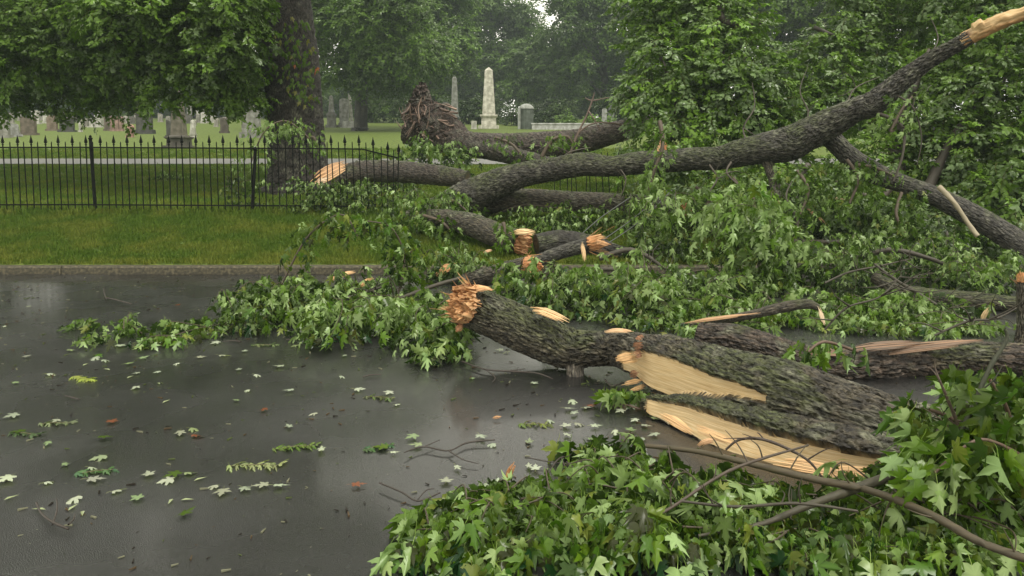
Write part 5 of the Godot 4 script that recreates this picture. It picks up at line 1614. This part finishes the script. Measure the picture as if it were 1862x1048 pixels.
var used_labels := {}
func place_label(c: Color, px: float, py: float, zone: String) -> String:
	var marks := [["yellow-green feathery sprig", 150, 692], ["bright green leaf cluster", 538, 818], ["pale sprig of long leaflets", 465, 852], ["thin pale wood plank", 305, 625], ["dark antler-shaped twig", 100, 948], ["rust leaf beside the pale pair", 362, 797], ["rust leaf alone on the sheen", 655, 886], ["reddish leaf at left", 206, 770], ["green and white sprig", 482, 630], ["stringy green sprig", 692, 726], ["brown upright wood chip", 930, 865], ["stub under the split log", 1046, 690], ["orange leaf bit", 1078, 742], ["pale crumpled leaf spray", 1130, 738], ["forked thin twig", 745, 905], ["long bare twig", 815, 825], ["slender grey-green sprig", 105, 774], ["yellow-green clump", 368, 602], ["green sprig in the leaf column", 176, 862], ["thin green sprig", 975, 776], ["torn-off half log", 1205, 752], ["small tan chip", 903, 766], ["dark red leaf in mid road", 479, 751], ["thin twig pair", 920, 682], ["outermost leafy tip", 130, 605], ["short dark stick", 676, 687]]
	var best: Array = marks[0]
	var bd := 1e9
	for m in marks:
		var dd := Vector2(px - m[1], (py - m[2]) * 1.6).length()
		if dd < bd:
			bd = dd
			best = m
	var dx: float = px - best[1]
	var dy: float = py - best[2]
	var dir := ("right of" if dx > 0 else "left of") if absf(dx) > absf(dy) * 1.2 else ("below" if dy > 0 else "above")
	var near := "just " if bd < 40 else ("a bit " if bd < 80 else "well ")
	var s := "%s maple leaf %s%s the %s" % ["pale" if c.g > 0.22 else "dull green", near, dir, best[0]]
	for extra in ["", ", second one", ", third one"]:
		if not used_labels.has(s + extra):
			used_labels[s + extra] = true
			return s + extra
	return zone

func road_things() -> void:
	rng.seed = 1000
	var zones := [
		["pale maple leaf lying on the far left of the road below the leafy tip", [[192, 618], [168, 656], [194, 658], [238, 664], [263, 654], [246, 709], [283, 681], [94, 683], [8, 596], [49, 560], [222, 632], [49, 651], [30, 700], [246, 683], [130, 641]]],
		["pale maple leaf on the road below the middle of the leafy strip", [[366, 653], [390, 628], [447, 642], [433, 675], [470, 685], [504, 670], [447, 713], [428, 732], [320, 664], [460, 610], [420, 602], [536, 632], [528, 606], [523, 715], [410, 650]]],
		["pale maple leaf on the road between the leafy strip and the split log", [[588, 633], [569, 618], [626, 651], [658, 713], [568, 757], [523, 779], [704, 720], [724, 738], [623, 689], [920, 644], [973, 700], [860, 690], [905, 640]]],
		["pale maple leaf at the lower left of the road near the dark antler twig", [[16, 763], [100, 771], [84, 812], [92, 879], [128, 915], [5, 881], [120, 850]]],
		["pale maple leaf beside the green sprig in the left half of the road", [[176, 837], [173, 856], [176, 878], [328, 794], [355, 786], [268, 866], [347, 865], [219, 896], [245, 910], [300, 880]]],
		["pale maple leaf below the compound-leaf sprig on the road", [[404, 903], [450, 896], [471, 889], [515, 889], [585, 822], [385, 890]]],
		["pale maple leaf on the wet sheen in the middle of the road", [[875, 801], [889, 813], [834, 857], [720, 827], [755, 814], [810, 878], [745, 800]]],
		["pale maple leaf on the dark road under the split log", [[961, 806], [1040, 736], [1040, 748], [1047, 755], [1029, 778], [1056, 775], [1033, 796], [1077, 801], [1145, 745], [1124, 754], [1152, 770], [1177, 780], [1187, 796], [1099, 720], [1187, 750], [1194, 766], [1149, 785], [1005, 770], [1070, 745], [1120, 790], [1160, 800], [1085, 780]]],
		["pale maple leaf at the upper edge of the bottom leafy bough", [[1040, 829], [889, 890], [975, 855], [961, 850], [905, 880]]]]
	for z in zones:
		for q in z[1]:
			var c := lin(0.40, 0.45, 0.33) * rng.randf_range(0.75, 1.2)
			if rng.randf() < 0.2:
				c = c.lerp(green(1.0), 0.6)
			c.a = 1.0
			flat_leaf(place_label(c, q[0], q[1], z[0]), q[0] + rng.randf_range(-2, 2), q[1], c, rng.randf_range(0.05, 0.088), z[0].replace("maple leaf", "maple leaves").replace("lying ", ""))
	for q in [["green maple leaf left of the thin wood plank", 176, 652], ["green leaf beside the antler twig's upper end", 343, 938], ["green leaf right of the row of pale leaves", 310, 872], ["dark green leaf in the sheen left of the brown wood chip", 690, 820], ["green leaf on the road by the left edge", 30, 790], ["green leaf near the yellow-green sprig", 195, 800]]:
		flat_leaf(q[0], q[1], q[2], green(0.5), 0.085, "")
	for q in [["reddish brown dead leaf left of the pale pair", 206, 770], ["rust coloured dead leaf beside the pale pair of leaves", 362, 797], ["small rust leaf alone on the wet sheen", 655, 886], ["small dark red leaf in the middle of the road", 479, 751], ["dark red leaf bits at the left end of the leafy strip", 322, 558], ["orange leaf bit under the split log", 1078, 742]]:
		flat_leaf(q[0], q[1], q[2], lin(0.22, 0.075, 0.035), 0.07, "")
	for q in [["pale leaf lying on the verge grass at the left", 118, 438], ["pale leaf on the verge grass left of the arching sprig", 512, 443], ["pale leaf on the verge near the kerb in the middle", 308, 448], ["pale leaf on the verge just below the fence", 84, 395], ["pale leaf on the verge right of the left arching sprig", 690, 452], ["pale leaf on the verge below the leaning fence post", 330, 446]]:
		flat_leaf(q[0], q[1], q[2], pale(), 0.12, "")
	# slim leaflets, like willow leaves
	var sl := Soup.new()
	sl.quad(Vector3(0, 0, 0), Vector3(0.009, 0.006, 0.02), Vector3(0, 0.004, 0.065), Vector3(-0.009, 0.006, 0.02), Color.WHITE)
	var slm := sl.done()
	for q in [[295, 736], [287, 699], [83, 931], [123, 932], [150, 932], [314, 911], [328, 913], [6, 912], [352, 878], [230, 690], [200, 675], [150, 668]]:
		var o := mi("slim_leaflet", slm, leaf_mat(lin(0.34, 0.38, 0.22)), self, Transform3D(Basis(Vector3.UP, rng.randf() * TAU), gp(q[0], q[1]) + Vector3(0, 0.005, 0)))
		o.set_meta("label", place_label(lin(0.3, 0.3, 0.3), q[0], q[1], "slim pale leaflet on the left half of the road").replace("maple leaf", "slim leaflet"))
		o.set_meta("category", "leaf")
		o.set_meta("group", "slim pale leaflets on the road")
	# sprigs: a stalk with several leaflets
	for q in [["yellow-green feathery sprig on the left of the road", 150, 692, 0.13, lin(0.30, 0.36, 0.06), 18], ["bright green leaf cluster in the middle of the road", 538, 818, 0.15, lin(0.12, 0.20, 0.04), 16], ["pale sprig of long leaflets in the lower middle of the road", 465, 852, 0.17, lin(0.26, 0.31, 0.14), 14], ["flattened yellow-green clump before the leafy strip", 368, 602, 0.14, lin(0.20, 0.25, 0.04), 16], ["small yellow-green sprig beside the thin wood plank", 256, 634, 0.09, lin(0.25, 0.32, 0.07), 10], ["green and white sprig below the middle leaf bank", 482, 630, 0.14, lin(0.13, 0.19, 0.07), 10], ["stringy green sprig on the road left of the split log's foot", 692, 726, 0.13, lin(0.10, 0.14, 0.04), 8], ["dark green sprig at the edge of the sheen", 690, 818, 0.11, lin(0.05, 0.11, 0.04), 10], ["thin green sprig on the dark patch under the split log", 975, 776, 0.12, lin(0.14, 0.18, 0.04), 9], ["dull green sprig at the left edge of the road", 45, 792, 0.12, lin(0.06, 0.10, 0.04), 8], ["slender grey-green sprig in the left of the road", 105, 774, 0.13, lin(0.16, 0.2, 0.1), 8], ["green sprig in the column of pale leaves", 176, 862, 0.12, lin(0.07, 0.15, 0.05), 9]]:
		var p := gp(q[1], q[2])
		var t := thing("leaf_sprig", q[0], "sprig", p)
		var a := rng.randf_range(-0.5, 0.5)
		var dir := Vector3(cos(a), 0, sin(a))
		var l: float = q[3]
		mi("stalk", twig_mesh([[-dir * l * 0.8 + Vector3(0, 0.006, 0), 0.003], [Vector3(0, 0.014, 0), 0.0025], [dir * l * 0.8 + Vector3(0, 0.008, 0), 0.0012]], 5, 10, lin(0.10, 0.09, 0.04)), M.wood_v, t)
		for i in int(q[5]):
			var u: float = (float(i) / q[5] - 0.5) * 1.6 * l
			var sd := -1.0 if i % 2 else 1.0
			var tip := dir * rng.randf_range(0.2, 0.9) + dir.cross(Vector3.UP) * sd + Vector3(0, 0.16, 0)
			var xf := leaf_xf(dir * u + Vector3(0, 0.014, 0), tip, (Vector3.UP + rv() * 0.45).normalized(), l * rng.randf_range(0.36, 0.55))
			xf.basis.x *= 0.55 if q[5] > 10 else 0.8
			var c: Color = q[4] * rng.randf_range(0.8, 1.25)
			c.a = 1.0
			mi("leaf", leaf_hi[[0, 2, 1][i % 3]], leaf_mat(c), t, xf)
	# wood chips and splinters
	for q in [["thin pale wood plank lying at the left end of the leafy strip", 280, 633, 330, 617, 0.05, lin(0.66, 0.44, 0.2), 0.0], ["brown upright wood chip before the bottom leafy bough", 921, 882, 938, 846, 0.035, lin(0.46, 0.22, 0.09), 0.03], ["small tan chip on the wet sheen", 895, 766, 912, 765, 0.02, lin(0.4, 0.24, 0.12), 0.0], ["curved orange splinter lying on the leaf bank, left of two", 596, 512, 648, 498, 0.09, lin(0.60, 0.40, 0.2), 0.28], ["curved orange splinter lying on the leaf bank, right of two", 650, 528, 682, 508, 0.09, lin(0.58, 0.36, 0.16), 0.28], ["flat orange slab of torn wood left above the split log's broken end", 790, 504, 832, 486, 0.16, lin(0.55, 0.29, 0.13), 0.35], ["small pale splinter standing in the leaf heap on the kerb", 878, 462, 896, 458, 0.06, lin(0.66, 0.44, 0.26), 0.30], ["tan splinter by the right leaf scatter", 1672, 566, 1700, 573, 0.04, lin(0.6, 0.46, 0.25), 0.1], ["upright tan splinter near the right edge", 1782, 590, 1800, 560, 0.04, lin(0.6, 0.45, 0.25), 0.12], ["pale curved splinter under the long limb", 1515, 362, 1535, 366, 0.05, lin(0.66, 0.5, 0.3), -1.0], ["brown curved bark strip under the long limb", 1466, 380, 1500, 410, 0.08, lin(0.36, 0.22, 0.12), -1.0]]:
		var d := gd(q[1], q[2])
		var up: float = q[7]
		var a := gp(q[1], q[2])
		var b := gp(q[3], q[4])
		if up != 0.0:
			var dd := d * 0.965 if up > 0 else 11.3
			a = at(q[1], q[2], dd)
			b = at(q[3], q[4], dd - 0.03)
		var t := mi("wood_splinter", shard_mesh(a + Vector3(0, 0.012, 0), b + Vector3(0, 0.012, 0), q[5], 0.016, Vector3(0, 1, 0.6), q[6]), M.wood_v, self)
		t.set_meta("label", q[0])
		t.set_meta("category", "splinter")
	# twigs on the road
	for q in [["dark antler-shaped twig at the lower left of the road", [[[66, 925, 5], [75, 945, 6], [95, 965, 7], [125, 975, 6]], [[95, 965, 5], [104, 945, 4], [103, 925, 3]], [[125, 975, 5], [134, 958, 4], [136, 945, 3]]], 0.05], ["thin grey twig standing at the end of the leafy strip", [[[188, 528, 2], [190, 540, 3], [194, 552, 3]], [[193, 548, 4], [212, 552, 4], [240, 560, 3]]], 0.04], ["long bare twig lying on the wet sheen", [[[735, 834, 3], [770, 822, 4], [815, 828, 4], [850, 812, 5], [900, 808, 4]], [[815, 828, 4], [840, 845, 3], [870, 850, 2]], [[770, 822, 3], [800, 808, 2]]], 0.03], ["forked thin twig at the lower middle of the road", [[[690, 890, 4], [730, 906, 5], [760, 918, 5], [800, 908, 4]], [[760, 918, 3], [775, 902, 3], [790, 900, 2]], [[770, 915, 3], [800, 920, 2]]], 0.03], ["thin twig pair on the road left of the log's foot", [[[840, 664, 4], [880, 678, 4], [930, 682, 5], [975, 688, 4], [1005, 695, 3]], [[885, 680, 3], [900, 692, 3], [895, 700, 2]], [[930, 682, 3], [955, 678, 2]]], 0.03], ["round tangle of bare twigs above the bottom leafy bough", [[[985, 910, 4], [1000, 870, 4], [1020, 850, 4], [1050, 842, 3], [1100, 850, 3]], [[1020, 850, 3], [1030, 880, 4], [1022, 905, 3]], [[1030, 860, 3], [1050, 870, 4], [1068, 895, 3]], [[960, 845, 3], [1000, 850, 3], [1040, 862, 4], [1080, 850, 3]], [[1020, 832, 2], [1045, 838, 3], [1030, 850, 3]], [[970, 870, 2], [990, 880, 3], [1000, 900, 2]]], 0.06], ["short dark stick on the road below the leafy strip", [[[660, 690, 3], [675, 687, 4], [693, 685, 3]]], 0.02], ["curved dark twig on the road under the split log", [[[1100, 695, 3], [1112, 706, 4], [1135, 702, 3]]], 0.03], ["thin twig at the left of the road near the slender sprig", [[[118, 726, 3], [132, 728, 4], [145, 731, 3]]], 0.02], ["short twig and bark bit before the leafy strip", [[[405, 625, 2], [425, 624, 3], [438, 626, 5]]], 0.02], ["dark twig lying along the foot of the middle leaf bank", [[[520, 622, 3], [600, 624, 4], [680, 616, 4], [740, 612, 3]]], 0.03]]:
		var p0: Array = q[1][0][0]
		var o := gp(p0[0], p0[1])
		var t := thing("bare_twig", q[0], "twig", o)
		for st in q[1]:
			var ks := []
			for i in st.size():
				var g := gp(st[i][0], st[i][1])
				var d := -g.z
				ks.append([g + Vector3(0, 0.008 + q[2] * (0.2 + 0.6 * rng.randf()), 0), st[i][2] * 0.36 * d / F])
			mi("stem", twig_mesh(shift(ks, t), 6, 26, lin(0.04, 0.032, 0.026)), M.wood_v, t)
	# crumbs
	var xs := [[], []]
	for i in 7000:
		var p := Vector3(rng.randf_range(-7, 4), 0.003, -rng.randf_range(2.6, 10.3))
		if n3.get_noise_2d(p.x * 14.0, p.z * 14.0) < -0.1 and rng.randf() < 0.7:
			continue
		var s := 0.25 + 1.5 * pow(rng.randf(), 3.0)
		xs[0].append(Transform3D(Basis(Vector3.UP, rng.randf() * TAU).scaled(Vector3(s, s, s)), p))
		var c: Color = [lin(0.03, 0.025, 0.02), lin(0.10, 0.07, 0.04), lin(0.22, 0.22, 0.15), lin(0.09, 0.12, 0.04)][rng.randi() % 4]
		xs[1].append(c)
	var cs := Soup.new()
	cs.bar(Vector3(-0.012, 0.001, 0), Vector3(0.012, 0.003, 0.004), 0.004, 0.002, Vector3.UP, Color.WHITE, 4)
	var crumb := multi("leaf_crumbs", cs.done(), M.leaf, self, xs[0], xs[1], true)
	crumb.set_meta("label", "fine bits of leaf and bark strewn over the wet road")
	crumb.set_meta("category", "debris")

# ----------------------------------------------------------------
func _ready() -> void:
	var cam := Camera3D.new()
	cam.name = "camera"
	cam.projection = Camera3D.PROJECTION_FRUSTUM
	cam.near = 0.05
	cam.far = 900.0
	cam.keep_aspect = Camera3D.KEEP_HEIGHT
	cam.size = 0.05 * 1048.0 / F
	cam.frustum_offset = Vector2(0, -0.05 * 126.0 / F)
	cam.position = EYE
	cam.rotation = Vector3(-PITCH, 0, 0)
	add_child(cam)
	cam.current = true
	var we := WorldEnvironment.new()
	we.name = "environment"
	var e := Environment.new()
	e.background_mode = Environment.BG_SKY
	var sm := ProceduralSkyMaterial.new()
	sm.sky_top_color = Color(0.86, 0.847, 0.79)
	sm.sky_horizon_color = Color(0.90, 0.885, 0.835)
	sm.sky_curve = 0.3
	sm.ground_bottom_color = Color(0.2, 0.22, 0.18)
	sm.ground_horizon_color = Color(0.3, 0.33, 0.28)
	sm.sky_energy_multiplier = 1.0
	var sky := Sky.new()
	sky.sky_material = sm
	e.sky = sky
	e.tonemap_mode = Environment.TONE_MAPPER_LINEAR
	e.tonemap_exposure = 2.3
	e.sdfgi_enabled = true
	e.ssao_enabled = true
	e.ssil_enabled = true
	e.fog_enabled = true
	e.fog_density = 0.0009
	e.fog_light_color = Color(0.80, 0.86, 0.86)
	we.environment = e
	add_child(we)
	var sun := DirectionalLight3D.new()
	sun.name = "sun"
	sun.light_energy = 0.45
	sun.light_color = Color(1.0, 0.98, 0.94)
	sun.light_angular_distance = 25.0
	sun.shadow_enabled = true
	sun.rotation = Vector3(deg_to_rad(-62), deg_to_rad(30), 0)
	add_child(sun)
	n3.seed = 3
	n3.frequency = 0.1
	n3.fractal_octaves = 3
	ridge.seed = 8
	ridge.frequency = 1.0
	ridge.fractal_octaves = 2
	rng.seed = 7
	make_materials()
	make_leaves()
	ground_sheet()
	fence()
	cemetery()
	trees()
	fallen_crowns()
	limbs()
	split_log()
	grass()
	debris()
	tangle()
	foreground()
	road_things()
